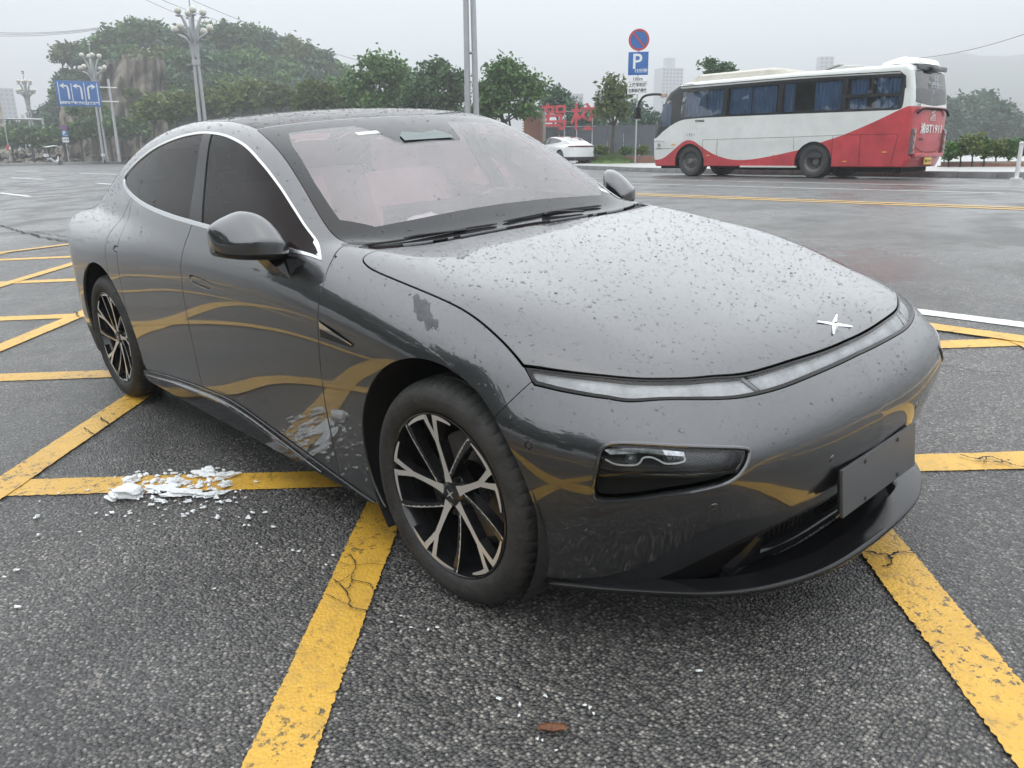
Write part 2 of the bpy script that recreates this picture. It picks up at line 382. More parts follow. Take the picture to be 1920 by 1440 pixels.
def sdf(Q, poly):
    "signed distance of 2D points to a polygon (negative inside), far points clipped"
    lo = poly.min(0) - .15; hi = poly.max(0) + .15; near = ((Q > lo) & (Q < hi)).all(1); D = np.full(len(Q), 1.)
    q = Q[near]
    if len(q) == 0: return D
    A = poly; B = np.roll(poly, -1, 0); d = np.full(len(q), 1e9); ins = np.zeros(len(q), bool)
    for a, b in zip(A, B):
        e = b - a; L = e @ e
        if L < 1e-12: continue
        t = np.clip(((q - a) @ e) / L, 0, 1); d = np.minimum(d, ((q - a - t[:, None] * e) ** 2).sum(1))
        cnd = (a[1] > q[:, 1]) != (b[1] > q[:, 1])
        if e[1] != 0: ins ^= cnd & (q[:, 0] < e[0] * (q[:, 1] - a[1]) / e[1] + a[0])
    D[near] = np.sqrt(d) * np.where(ins, -1, 1); return D
AX = {'side': (0, 2), 'top': (0, 1), 'front': (1, 2)}
def region(M, poly, view, dom=None):
    f = sdf(M[0][:, AX[view]], poly)
    if dom is not None: f = np.where(dom(*M[0].T), f, 1.)
    return f
def split(M, poly, view, dom=None, gap=.0022, inset=0.):
    f = region(M, poly, view, dom) + inset
    a, _ = cut(M, f + gap); _, b = cut(M, f - gap); return a, b
def joinM(*Ms):
    V = []; T = []; N = []; k = 0
    for v, t, n in Ms: V.append(v); T.append(t + k); N.append(n); k += len(v)
    return np.concatenate(V), np.concatenate(T), np.concatenate(N)
def mirM(M):  # to the car's right side (y<0)
    return M[0] * (1, -1, 1), M[1][:, ::-1], M[2] * (1, -1, 1)
def panelmesh(name, M, m, parent, flange=.014, push=0., halves='both', seam=True):
    V, T, N = M
    if len(T) == 0: return None
    V = V + N * push
    if flange:
        E = np.concatenate([T[:, [0, 1]], T[:, [1, 2]], T[:, [2, 0]]]); C = np.concatenate([T[:, 2], T[:, 0], T[:, 1]])
        key = np.sort(E, 1); _, inv, cnt = np.unique(key, axis=0, return_inverse=True, return_counts=True); inv = inv.ravel()
        bd = (cnt[inv] == 1)
        if seam: bd &= ~((np.abs(V[E[:, 0], 1]) < 1e-6) & (np.abs(V[E[:, 1], 1]) < 1e-6))
        a, b, c = E[bd, 0], E[bd, 1], C[bd]
        oN = (V[a] + V[b]) / 2 - V[c]; t = V[b] - V[a]; t /= np.linalg.norm(t, axis=1)[:, None] + 1e-9
        oN -= t * (oN * t).sum(1)[:, None]; oN -= N[a] * (oN * N[a]).sum(1)[:, None]; oN /= np.linalg.norm(oN, axis=1)[:, None] + 1e-9
        # average the outward direction at shared boundary vertices
        acc = np.zeros_like(V); np.add.at(acc, a, oN); np.add.at(acc, b, oN); acc /= np.linalg.norm(acc, axis=1)[:, None] + 1e-9
        oa, ob = acc[a], acc[b]; r = .0016; n0 = len(V); k = len(a)
        Va = V[a] + oa * r * .6 - N[a] * r; Vb = V[b] + ob * r * .6 - N[b] * r; Vc = Vb - N[b] * flange; Vd = Va - N[a] * flange
        nr = lambda q: q / (np.linalg.norm(q, axis=1)[:, None] + 1e-9)
        i = np.arange(k)
        V = np.concatenate([V, Va, Vb, Vc, Vd]); N = np.concatenate([N, nr(N[a] * .45 + oa), nr(N[b] * .45 + ob), ob, oa])
        A_, B_, C_, D_ = n0 + i, n0 + k + i, n0 + 2 * k + i, n0 + 3 * k + i
        T = np.concatenate([T, np.stack([b, a, A_], 1), np.stack([b, A_, B_], 1), np.stack([B_, A_, D_], 1), np.stack([B_, D_, C_], 1)])
    M = (V, T, N)
    if halves == 'both': M = joinM(M, mirM(M))
    elif halves == 'right': M = mirM(M)
    me = bpy.data.meshes.new(name); me.from_pydata(M[0].tolist(), [], M[1].tolist()); me.shade_smooth()
    me.normals_split_custom_set_from_vertices(M[2].tolist())
    o = link(name, me, parent, m); o['_n'] = 0; del o['_n']; return o
def pair(name, M, m, parent, **k): return panelmesh(name, M, m, parent, halves='right', **k), panelmesh(name, M, m, parent, halves='left', **k)
def shoot(O, D, t1=3., n=400):
    "first hit of rays with the body surface -> points, normals"
    O = np.atleast_2d(O).astype(float); D = np.broadcast_to(np.asarray(D, float), O.shape); ts = np.linspace(0, t1, n)
    P = O[:, None] + D[:, None] * ts[None, :, None]; F = field(*P.reshape(-1, 3).T).reshape(len(O), n)
    k = np.maximum(np.argmax(F < 0, 1), 1); r = np.arange(len(O)); a, b = F[r, k - 1], F[r, k]
    Q = O + D * (ts[k - 1] + (ts[1] - ts[0]) * a / (a - b))[:, None]; g = grad(Q); return Q, g / np.linalg.norm(g, axis=1)[:, None]
def on_front(w, z): return shoot(np.stack([np.full(len(w), 1.2), w, z], 1), (-1, 0, 0), 1.4)
def on_top(x, y): return shoot(np.stack([x, y, np.full(len(x), 1.7)], 1), (0, 0, -1), 1.5)
def on_side(x, z, s=-1): return shoot(np.stack([x, np.full(len(x), 1.3 * s), z], 1), (0, -s, 0), 1.3)

paint = mat('grey_metallic_paint', (.085, .087, .092), .36, metal=.95, coat=1, coatr=.012, spec=.5)
paint.node_tree.nodes['Principled BSDF'].inputs['Coat IOR'].default_value = 1.8
_n = paint.node_tree; _t = _n.nodes.new('ShaderNodeTexCoord'); _v = _n.nodes.new('ShaderNodeTexNoise'); _v.inputs['Scale'].default_value = 1400; _v.inputs['Detail'].default_value = 1
_r = _n.nodes.new('ShaderNodeValToRGB'); _r.color_ramp.elements[0].position = .35; _r.color_ramp.elements[1].position = .72
_r.color_ramp.elements[0].color = (.040, .042, .046, 1); _r.color_ramp.elements[1].color = (.088, .090, .097, 1)
_n.links.new(_t.outputs['Object'], _v.inputs['Vector']); _n.links.new(_v.outputs['Fac'], _r.inputs[0]); _n.links.new(_r.outputs[0], _n.nodes['Principled BSDF'].inputs['Base Color'])
gloss_black = mat('gloss_black_trim', (.008, .008, .009), .10, spec=.4)
matt_black = mat('matt_black_plastic', (.02, .02, .021), .6, bump=.15, bscale=300)
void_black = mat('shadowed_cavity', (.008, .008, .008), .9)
chrome = mat('bright_trim', (.58, .59, .60), .14, metal=1)
win_glass = glassmat('dark_side_glass', (.10, .125, .122), 1.24)
shield_glass = glassmat('windscreen_glass', (.88, .84, .85), 1.52, base=.10)
_n = shield_glass.node_tree; _o = _n.nodes['Material Output']; _s = _o.inputs[0].links[0].from_socket      # inside of the screen is misted over
_d = _n.nodes.new('ShaderNodeBsdfDiffuse'); _d.inputs[0].default_value = (.68, .64, .67, 1); _t = _n.nodes.new('ShaderNodeTexCoord'); _v = _n.nodes.new('ShaderNodeTexNoise'); _v.inputs['Scale'].default_value = 2.2; _v.inputs['Detail'].default_value = 3
_q = _n.nodes.new('ShaderNodeMapRange'); _q.inputs[1].default_value = .3; _q.inputs[2].default_value = .7; _q.inputs[3].default_value = .06; _q.inputs[4].default_value = .18
_m = _n.nodes.new('ShaderNodeMixShader'); _n.links.new(_t.outputs['Object'], _v.inputs['Vector']); _n.links.new(_v.outputs['Fac'], _q.inputs[0]); _n.links.new(_q.outputs[0], _m.inputs[0])
_n.links.new(_s, _m.inputs[1]); _n.links.new(_d.outputs[0], _m.inputs[2]); _n.links.new(_m.outputs[0], _o.inputs[0])
roof_glass = glassmat('roof_glass', (.42, .43, .45), 1.5)
lens_glass = glassmat('lamp_lens', (.93, .94, .95), 1.5)
frit = mat('windscreen_black_border', (.02, .021, .023), .08, spec=.4)
rubber = mat('tyre_rubber', (.031, .030, .029), .68, var=.5, vscale=11, bump=.35, bscale=70)
machined = mat('machined_alloy', (.66, .64, .62), .36, metal=.55, coat=.4)
alloy_black = mat('black_alloy', (.012, .012, .013), .18, coat=.6)
disc_steel = mat('brake_steel', (.22, .21, .20), .38, metal=1, var=.2, vscale=20)
seat_red = mat('seat_leather', (.60, .29, .30), .55, var=.15, vscale=5)
dash_dark = mat('dashboard_plastic', (.12, .08, .08), .6, var=.15)
plate_black = mat('blank_plate_black', (.085, .087, .092), .36, bump=.08, bscale=200)

CAR = empty('car', mx=CARM)
tag(CAR, 'dark grey metallic fastback sedan covered in raindrops, parked on the yellow grid', 'car')
WL = surface_net(VH)
ALL = WL
# --- side glass outline, wheel openings, shut lines (x,z), hood and lamps, traced on the body
DLO = curve([(-2.894, 1.229), (-2.90, 1.19), (-2.84, 1.158), (-2.623, 1.120), (-2.308, 1.082), (-1.989, 1.056), (-1.711, 1.041), (-1.11, 1.012), (-.816, .990), (-.679, .975)],
            [(-.679, .975), (-.819, 1.046), (-.96, 1.132), (-1.085, 1.206), (-1.234, 1.283), (-1.396, 1.350), (-1.558, 1.389), (-1.723, 1.408), (-1.899, 1.412), (-2.141, 1.396), (-2.434, 1.354), (-2.70, 1.290), (-2.894, 1.229)])
under, ALL = cut(ALL, ALL[0][:, 2] - .186)
fa = np.minimum(np.hypot(ALL[0][:, 0] + .015, ALL[0][:, 2] - .375) - .395, np.hypot(ALL[0][:, 0] + 2.965, ALL[0][:, 2] - .378) - .402)
fa = np.where(ALL[0][:, 1] > .45, fa, 1.); _, ALL = cut(ALL, fa)
# windscreen, roof, rear screen
WS = curve([(-.562, -.3), (-.562, .25), (-.568, .5), (-.592, .68), (-.64, .735)], [(-.64, .735), (-.754, .745), (-.856, .737), (-1.052, .699), (-1.224, .667), (-1.462, .638)], [(-1.462, .638), (-1.443, .459), (-1.430, .2), (-1.427, -.3)])
hi = lambda x, y, z: z > .93
wsm, ALL = split(ALL, WS, 'top', hi)
RF = curve([(-1.440, -.3), (-1.443, .2), (-1.456, .459), (-1.475, .632)], [(-1.475, .632), (-1.9, .645), (-2.3, .625), (-2.62, .57)], [(-2.62, .57), (-2.68, .3), (-2.69, -.3)])
rfm, ALL = split(ALL, RF, 'top', hi)
RS = curve([(-2.71, -.3), (-2.70, .3), (-2.64, .565)], [(-2.64, .565), (-3.0, .545), (-3.4, .49)], [(-3.4, .49), (-3.47, .3), (-3.5, -.3)])
rsm, ALL = split(ALL, RS, 'top', hi)
dlo, ALL = split(ALL, DLO, 'side', lambda x, y, z: y > .55, gap=0.0)
# hood
UP = [(.289, .847), (.378, .806), (.463, .757), (.548, .695), (.614, .618), (.652, .545), (.696, .430), (.726, .246), (.738, .05), (.739, -.3)]
HOOD = curve([(-.528, -.3), (-.524, .2), (-.512, .45), (-.508, .62), (-.522, .728), (-.518, .785), (-.480, .808), (-.387, .818), (-.128, .815), (.043, .817), (.179, .830), (.289, .847)], UP)
hood, ALL = split(ALL, HOOD, 'top', lambda x, y, z: z > .66, gap=.0035)
# full-width light bar under the hood edge
LO = [(.776, -.3), (.776, .0), (.768, .258), (.741, .445), (.687, .600), (.585, .733), (.505, .787), (.418, .828), (.335, .858)]
BAR = curve(UP, LO)
bar, ALL = split(ALL, BAR, 'top', lambda x, y, z: z > .62, gap=.0015)
# cowl between hood and windscreen
COWL = curve([(-.52, -.3), (-.52, .5), (-.53, .72)], [(-.53, .72), (-.62, .76)], [(-.62, .76), (-.565, .5), (-.56, -.3)])
cowl, ALL = split(ALL, COWL, 'top', lambda x, y, z: z > .9, gap=0)
# bumper ahead of the seam at the fender
f = (ALL[0][:, 0] - (.327 - (.757 - ALL[0][:, 2]) * .77)); f = np.where(ALL[0][:, 0] < -.05, -1., f)
fr, bump = cut(ALL, f + .002)[0], cut(ALL, f - .002)[1]; ALL = fr
LOWB = curve([(.95, .20), (.86, .206), (.80, .198), (.751, .193), (.684, .199), (.629, .226), (.569, .276), (.488, .324), (.346, .350), (.177, .354), (-.2, .354)], [(-.2, .354), (-.2, .05), (.95, .05)])
lowb, bump = split(bump, LOWB, 'front', None, gap=.001)
LAMP = curve([(.86, .53), (.852, .494), (.815, .500), (.765, .520), (.70, .533), (.645, .541), (.611, .561), (.582, .597), (.590, .614), (.684, .634), (.763, .644), (.815, .644), (.836, .634), (.848, .612), (.857, .572), (.86, .53)])
lamp, bump = split(bump, LAMP, 'front', lambda x, y, z: x > .3, gap=0)
# sills, doors, quarter
SILL = curve([(-3.2, .22), (-2.72, .225), (-2.66, .236), (-2.128, .289), (-1.62, .318), (-1.40, .312), (-1.176, .284), (-.85, .240), (-.63, .212), (-.39, .185), (-.1, .17)], [(-.1, .1), (-3.2, .1)])
sill, ALL = split(ALL, SILL, 'side', lambda x, y, z: (y > .5) & (x < -.2) & (x > -2.9), gap=.002)
FD = [(-.640, .985), (-.617, .93), (-.612, .866), (-.612, .788), (-.622, .631), (-.634, .452), (-.634, .29), (-.630, .15)]
BD = [(-1.800, .15), (-1.800, .40), (-1.792, .65), (-1.782, .84), (-1.758, .955), (-1.722, 1.03), (-1.700, 1.10)]
RD = [(-2.60, 1.17), (-2.645, 1.10), (-2.715, 1.03), (-2.780, .95), (-2.792, .879), (-2.772, .776), (-2.748, .609), (-2.715, .40), (-2.660, .30), (-2.60, .15)]
fdp = curve(FD, BD, [(-1.700, 1.10), (-1.2, 1.10), (-.75, 1.10)], n=6); fdoor, ALL = split(ALL, fdp, 'side', lambda x, y, z: (y > .6) & (z < 1.10), gap=.003)
rdp = curve(BD, RD, [(-2.60, 1.17), (-2.60, 1.2), (-1.70, 1.2)], n=6)
rdoor, ALL = split(ALL, rdp, 'side', lambda x, y, z: (y > .6) & (z < 1.17), gap=.003)
f = np.where((ALL[0][:, 0] > -.72) & (ALL[0][:, 0] < .6), 1, -1.) * 1.
SEAMA = curve([(-.63, .99), (-.70, 1.0), (-.735, 1.02), (-.75, 1.06)], [(-.75, 1.06), (.6, 1.06), (.6, .1), (-.63, .1)])
fend, ALL = split(ALL, SEAMA, 'side', lambda x, y, z: y > .45, gap=.0018)
TL = curve([(-3.70, .945), (-3.70, .895), (-4.2, .86)], [(-4.2, .86), (-4.2, .955), (-3.70, .945)])
tail, ALL = split(ALL, TL, 'side', lambda x, y, z: x < -3.6, gap=.001)
rlow, ALL = cut(ALL, np.where(ALL[0][:, 0] < -3.2, ALL[0][:, 2] - .36, 1.))

panelmesh('hood', hood, paint, CAR, flange=.02)
panelmesh('front_bumper', bump, paint, CAR)
pair('front_fender', fend, paint, CAR)
HANDLE = lambda x0, x1, z0, z1, h: curve(crom([(x0, z0 - h * .5), (x0 + .015, z0 - h), (x1 - .02, z1 - h), (x1, z1 - h * .55), (x1 - .005, z1), (x0 + .02, z0), (x0, z0 - h * .5)], 5))
FHP, RHP = HANDLE(-1.69, -1.49, .838, .826, .026), HANDLE(-2.66, -2.445, .890, .882, .027)
fh, fdoor = split(fdoor, FHP, 'side', gap=.0032); rh, rdoor = split(rdoor, RHP, 'side', gap=.0032)
VENT = curve([(-.604, .800), (-.595, .742)], [(-.595, .742), (-.402, .740), (-.384, .756)], [(-.384, .756), (-.48, .782), (-.604, .800)])
fd_r, fd_l = pair('front_door', fdoor, paint, CAR); rd_r, rd_l = pair('rear_door', rdoor, paint, CAR)
for M_, a in ((fh, (fd_r, fd_l)), (rh, (rd_r, rd_l))):
    for q, hv in zip(a, ('right', 'left')): panelmesh('door_handle', M_, paint, q, halves=hv, push=-.003)
panelmesh('body_shell', ALL, paint, CAR)
panelmesh('roof', rfm, roof_glass, CAR); panelmesh('rear_screen', rsm, roof_glass, CAR)
pair('sill_cladding', sill, gloss_black, CAR, push=.008)
for s_ in (-1, 1):
    sx_ = np.array([-2.55, -2.3, -2.1, -1.9, -1.7, -1.5, -1.3, -1.1, -.9, -.75]); sz_ = np.interp(sx_, [-2.66, -2.128, -1.62, -1.40, -1.176, -.85, -.63], [.236, .289, .318, .312, .284, .240, .212]) - .024; P_, N__ = on_side(sx_, sz_); P_ = (P_ + N__ * .012) * (1, -s_, 1)
    _pp = crom([tuple(p) for p in P_], 4); MB().tube(_pp, list(np.interp(np.linspace(0, 1, len(_pp)), [0, .3, .7, 1], [.003, .011, .011, .003])), 10).build('sill_blade', mat('sill_gloss', (.01, .01, .011), .06, coat=1), CAR)
panelmesh('cowl', cowl, matt_black, CAR, push=-.012, flange=.01)
panelmesh('rear_diffuser', rlow, matt_black, CAR)
panelmesh('tail_lamp', tail, mat('tail_lamp_red', (.10, .008, .01), .08, coat=1), CAR)
# windscreen: clear centre, black printed border, sensor housing shape
fw = region(wsm, WS, 'top'); x_, y_, _z = wsm[0].T
brd = np.interp(x_, [-1.46, -1.25, -1.0, -.80, -.72, -.56], [.125, .06, .045, .05, .135, .135])
inner = fw + brd
SNS = curve([(-1.40, -.3), (-1.40, .26), (-1.33, .24)], [(-1.33, .24), (-1.20, .185), (-1.15, .16), (-1.135, .10), (-1.135, -.3)]); sns = -sdf(wsm[0][:, :2], SNS); inner = np.maximum(inner, sns)
clear, border = cut(wsm, inner)
ws = panelmesh('windscreen', clear, shield_glass, CAR, flange=0); panelmesh('printed_border', border, frit, ws, flange=.006)
# side glass with bright surround
fg = region(dlo, DLO, 'side'); wtrim = np.interp(dlo[0][:, 0], [-2.9, -2.6, -1.5, -1.1, -.68], [.018, .014, .010, .006, .004]); zb = np.interp(dlo[0][:, 0], [-2.9, -2.62, -1.71, -.68], [1.24, 1.16, 1.09, 1.02])
wtrim = np.where(dlo[0][:, 2] < zb, np.interp(dlo[0][:, 0], [-2.9, -2.0, -.95, -.74], [.016, .018, .014, .006]), wtrim * .72)
glass_, trim = cut(dlo, fg + wtrim)
BP0 = curve([(-1.600, 1.0), (-1.62, 1.06), (-1.70, 1.25), (-1.745, 1.45)], [(-1.835, 1.45), (-1.80, 1.25), (-1.755, 1.06), (-1.74, 1.0)])
bp, glass_ = split(glass_, BP0, 'side', gap=.0015)
RQ = curve([(-2.55, 1.0), (-2.55, 1.2), (-2.50, 1.45)], [(-2.47, 1.45), (-2.52, 1.2), (-2.52, 1.0)])
frg, rrg = cut(glass_, -1.7 - glass_[0][:, 0])
pair('window_trim', trim, chrome, CAR, push=.003, flange=.008); pair('pillar_cover', bp, mat('pillar_black', (.008, .008, .009), .15, spec=.25), CAR, push=.001)
pair('front_side_glass', frg, win_glass, CAR, flange=0, push=-.003); pair('rear_side_glass', rrg, win_glass, CAR, flange=0, push=-.003)
# --- light bar: black frame, clear lens in three lengths, ribbed reflector behind
fb = region(bar, BAR, 'top'); fb = np.where((fb > -.5) & (bar[0][:, 1] < .25), np.maximum(fb, -1), fb)
fbar = fb + np.interp(bar[0][:, 1], [0, .3, .86], [.007, .007, .006])
lens, frame = cut(bar, fbar)
panelmesh('light_bar_frame', frame, gloss_black, CAR, flange=.03)
mid_, out_ = cut(lens, lens[0][:, 1] - .442 + (lens[0][:, 0] - .72) * .5)
refl = mat('lamp_reflector', (.60, .61, .62), .35, var=.35, vscale=14)
lb = panelmesh('light_bar', mid_, lens_glass, CAR, flange=.012, push=-.002); panelmesh('reflector', mid_, refl, lb, flange=0, push=-.018)
_, out_ = cut(out_, lens_sep) if False else (None, cut(out_, -(out_[0][:, 1] - .452 + (out_[0][:, 0] - .72) * .5))[0])
for hv in ('right', 'left'):
    q = panelmesh('corner_light_bar', out_, lens_glass, CAR, flange=.012, push=-.002, halves=hv); panelmesh('reflector', out_, refl, q, flange=0, push=-.018, halves=hv)
    pts = [(w, z) for w, z in ((.80, .755), (.70, .742), (.60, .737), (.50, .731))]
# --- headlamps: lens above, air slot below, painted rim
lampP = LAMP
up_, lo_ = cut(lamp, np.interp(lamp[0][:, 1], [.617, .70, .783, .842, .858], [.560, .566, .568, .558, .560]) - lamp[0][:, 2])
_, lo2 = cut(lamp, np.interp(lamp[0][:, 1], [.617, .70, .783, .842, .858], [.560, .566, .568, .558, .560]) - lamp[0][:, 2])
house = mat('lamp_housing', (.018, .018, .02), .25, coat=.3)
rimpts, rimn = on_front(np.array([p[0] for p in lampP[::2]]), np.array([p[1] for p in lampP[::2]]))
for hv, s in (('right', -1), ('left', 1)):
    hl = panelmesh('headlamp', up_, lens_glass, CAR, flange=.02, push=-.004, halves=hv)
    panelmesh('lamp_housing', lamp, house, hl, flange=0, push=-.040, halves=hv)
    panelmesh('air_slot', lo2, void_black, hl, flange=.008, push=-.03, halves=hv)
    wv = [.846, .838, .826, .811, .803, .797, .791, .782, .774, .766, .752, .738, .729, .726]; zv = [.600, .591, .589, .592, .600, .611, .615, .615, .608, .600, .600, .603, .608, .622]
    P, N_ = on_front(np.array(wv), np.array(zv)); P = P - N_ * .022; P[:, 1] *= s
    MB().tube(crom([tuple(p) for p in P], 4), .0024, 6).build('daytime_light_strip', mat('light_strip', (.88, .88, .86), .25), hl)
    P, N_ = on_front(np.array([.842, .80, .76, .725, .728, .76, .80, .836]), np.array([.628, .636, .634, .628, .618, .622, .624, .616])); P = (P - N_ * .012) * (1, s, 1)
    mesh('lamp_reflector', P, [tuple(range(8))[::s]], mat('bowl_chrome', (.45, .46, .47), .18, metal=1, var=.5, vscale=60), hl, smooth=False)
    P, N_ = on_front(np.array([.700, .640, .632, .690]), np.array([.612, .580, .576, .606])); P = (P - N_ * .010) * (1, s, 1); mesh('lamp_blade', P, [(0, 1, 2, 3)[::s]], MATS['bowl_chrome'], hl, smooth=False)
    P, N_ = on_front(np.array([.846, .80, .74, .68, .62]), np.array([.566, .574, .574, .572, .568])); P = (P - N_ * .008) * (1, s, 1); MB().tube([tuple(p) for p in P], .0015, 5).build('lens_edge', MATS['bowl_chrome'], hl)
    for (ww, zz) in ((.815, .606), (.755, .614)):
        P, N_ = on_front(np.array([ww]), np.array([zz])); c_ = P[0] - N_[0] * .035; c_[1] *= s; n_ = N_[0].copy(); n_[1] *= s
        q = Vector(n_).to_track_quat('Z', 'Y').to_matrix().to_4x4(); q.translation = Vector(c_)
        MB().lathe([(.0001, .012), (.006, .010), (.010, .004), (.011, 0), (.0135, .002), (.0145, -.01)], 20).build('projector', mat('projector_glass', (.16, .17, .18), .05, coat=1), hl, mx=q)
    P = (rimpts + rimn * .0005) * (1, s, 1)
    MB().tube([tuple(p) for p in P] + [tuple(P[0])], .0048, 8, cap=False).build('lamp_rim', paint, hl)
# --- lower intake, honeycomb grille, splitter
INT = curve([(.395, .222), (.440, .318)], [(.440, .318), (.30, .340), (-.2, .346)], [(-.2, .222), (.395, .222)])
hole, lowb = split(lowb, INT, 'front', gap=0)
panelmesh('lower_bumper', lowb, gloss_black, CAR, flange=.03)
g = MB(); ch = .0105
for i in range(-24, 25):
    for j in range(0, 8):
        w_ = i * ch * 1.8 + (.9 * ch if j % 2 else 0); z_ = .228 + j * ch * 1.56
        if abs(w_) > .43 or z_ > .345 or (abs(w_) > .36 and z_ > .335): continue
        x_ = float(XF(np.array([abs(w_)]), np.array([z_]))[0]) - .022
        ring = [(w_ + ch * math.sin(a), z_ + ch * math.cos(a)) for a in [math.pi / 3 * k for k in range(6)]]; rin = [(w_ + .74 * ch * math.sin(a), z_ + .74 * ch * math.cos(a)) for a in [math.pi / 3 * k for k in range(6)]]
        v = [(x_, p, q) for p, q in ring] + [(x_ + .004, p, q) for p, q in rin] + [(x_ - .02, p, q) for p, q in rin]
        g.add(v, [(k, (k + 1) % 6, 6 + (k + 1) % 6, 6 + k) for k in range(6)] + [(6 + k, 6 + (k + 1) % 6, 12 + (k + 1) % 6, 12 + k) for k in range(6)])
g.build('intake_grille', gloss_black, CAR, sharp=20)
MB().box((.68, 0, .27), (.02, 1.0, .2)).build('radiator_shroud', void_black, CAR)
lp = crom([(.372, .866), (.52, .770), (.70, .628), (.80, .503), (.86, .36), (.890, .22), (.900, 0), (.890, -.22), (.86, -.36), (.80, -.503), (.70, -.628), (.52, -.770), (.372, -.866)], 6)
v = []; f = []
for i, p in enumerate(lp):
    t = lp[min(i + 1, len(lp) - 1)] - lp[max(i - 1, 0)]; nn = np.array([t[1], -t[0]]); nn /= np.linalg.norm(nn); nn = nn if nn[0] < 0 or (abs(nn[0]) < 1e-6) else -nn
    wdt = np.interp(abs(p[1]), [0, .3, .5, .75, .9], [.075, .07, .06, .045, .03])
    for d, z in ((wdt, .205), (.012, .196), (.003, .194), (0, .190), (.002, .180), (.02, .172), (.16, .170)): v.append((p[0] + nn[0] * d, p[1] + nn[1] * d, z))
k = 7
for i in range(len(lp) - 1):
    for j in range(k - 1): f.append((i * k + j, i * k + j + 1, (i + 1) * k + j + 1, (i + 1) * k + j))
mesh('front_splitter', v, f, gloss_black, CAR, sharp=50)
for s in (-1, 1):     # upright vanes either side of the intake
    P, N_ = on_front(np.array([.455, .47, .50]), np.array([.31, .25, .20])); P = P * (1, s, 1)
    MB().tube([tuple(p) for p in P], [.006, .009, .012], 6, flat=2.2).build('intake_vane', gloss_black, CAR)
# --- blank plate, badge, parking sensors
pm = Matrix.Translation((.866, 0, .389)) @ Matrix.Rotation(R_(-5), 4, 'Y')
pl = MB().box((0, 0, 0), (.010, .470, .138), bev=.003).build('blank_number_plate', plate_black, CAR, mx=pm)
MB().box((-.012, 0, 0), (.012, .44, .12)).build('plate_bracket', matt_black, pl)
for yy in (-.105, .105):
    for zz in (-.055, .055): MB().lathe([(.0001, .0085), (.005, .0082), (.007, .007)], 12, axis='x', c=(0, yy, zz)).build('plate_bolt', matt_black, pl)
em = MB()
def arm(L, a, b):
    d = Vector((math.cos(a), math.sin(a), 0)); n = Vector((-d.y, d.x, 0)); t = d * L
    v = [d * .004 + n * .0095, d * .004 - n * .0095, t - n * .0022, t + n * .0022]; top = [(d * .006 + Vector((0, 0, .0045))), t - d * .006 + Vector((0, 0, .003))]
    em.add([tuple(q) for q in v] + [tuple(q) for q in top], [(1, 2, 5, 4), (3, 0, 4, 5), (2, 3, 5), (0, 1, 4)])
for a, L in ((R_(26), .066), (R_(154), .066), (R_(206), .066), (R_(334), .066)): arm(L, a + R_(90), 0)
P, N_ = on_top(np.array([.690]), np.array([.022])); q = Vector(N_[0]).to_track_quat('Z', 'Y').to_matrix().to_4x4(); q = Matrix.Translation(Vector(P[0] + N_[0] * .001)) @ Vector((0, 0, 1)).rotation_difference(Vector(N_[0])).to_matrix().to_4x4()
em.build('hood_badge', mat('badge_chrome', (.85, .86, .88), .10, metal=1), CAR, sharp=10, mx=q)
def stick(name, P, N_, prof, n, m, s=1, par=None):
    P = np.array(P) * (1, s, 1); N_ = np.array(N_) * (1, s, 1); q = Matrix.Translation(Vector(P)) @ Vector((0, 0, 1)).rotation_difference(Vector(N_)).to_matrix().to_4x4()
    return MB().lathe(prof, n).build(name, m, par or CAR, mx=q)
for s in (-1, 1):
    for w_, z_ in ((.656, .470), (.27, .500)):
        P, N_ = on_front(np.array([w_]), np.array([z_])); stick('parking_sensor', P[0], N_[0], [(.0001, .001), (.0085, .001), (.0095, .0004), (.0115, .0012), (.0125, -.001)], 20, paint, s)
    P, N_ = on_side(np.array([.367]), np.array([.612])); stick('side_sensor', P[0] * (1, -1, 1), N_[0] * (1, -1, 1), [(.0001, -.002), (.0075, -.002), (.0078, .001), (.0105, .002), (.012, -.001)], 20, chrome if False else gloss_black, s)
# --- fender vent: recess with bright blade
for s in (-1, 1):
    vx = np.array([-.602, -.598, -.595, -.50, -.402, -.386, -.48]); vz = np.array([.800, .775, .744, .742, .741, .755, .779]); P, N_ = on_side(vx, vz)
    P0 = P + N_ * .0022; v = [tuple(p * np.array((1, -s, 1)) if False else p) for p in P0] + [tuple(p) for p in (P - N_ * .004)]
    if s == 1: v = [(a, -b, c_) for a, b, c_ in v]
    fcs = [tuple(range(7)), *[(i, (i + 1) % 7, 7 + (i + 1) % 7, 7 + i) for i in range(7)]]
    vo = mesh('fender_vent', v, fcs, gloss_black, CAR, sharp=20)
    bx = np.array([-.598, -.50, -.40, -.395, -.50, -.596]); bz = np.array([.795, .775, .753, .748, .762, .772]); P, N_ = on_side(bx, bz); P = P + N_ * np.array([.006, .009, .005, .004, .004, .004])[:, None]
    v = [tuple(p * (1, -s if False else 1, 1)) for p in P]
    if s == 1: v = [(a, -b, c_) for a, b, c_ in v]
    mesh('vent_blade', v, [tuple(range(6))], chrome, vo, smooth=False)
# --- floor pan
fl = MB(); fl.box((-1.48, 0, .19), (2.15, 1.72, .03)); fl.box((-3.0, 0, .22), (.9, 1.1, .03)); fl.box((0, 0, .21), (.82, 1.1, .03)); fl.box((.50, 0, .20), (.2, 1.2, .03)); fl.box((-3.62, 0, .26), (.4, 1.5, .03)); fl.build('floor_pan', void_black, CAR, smooth=False)
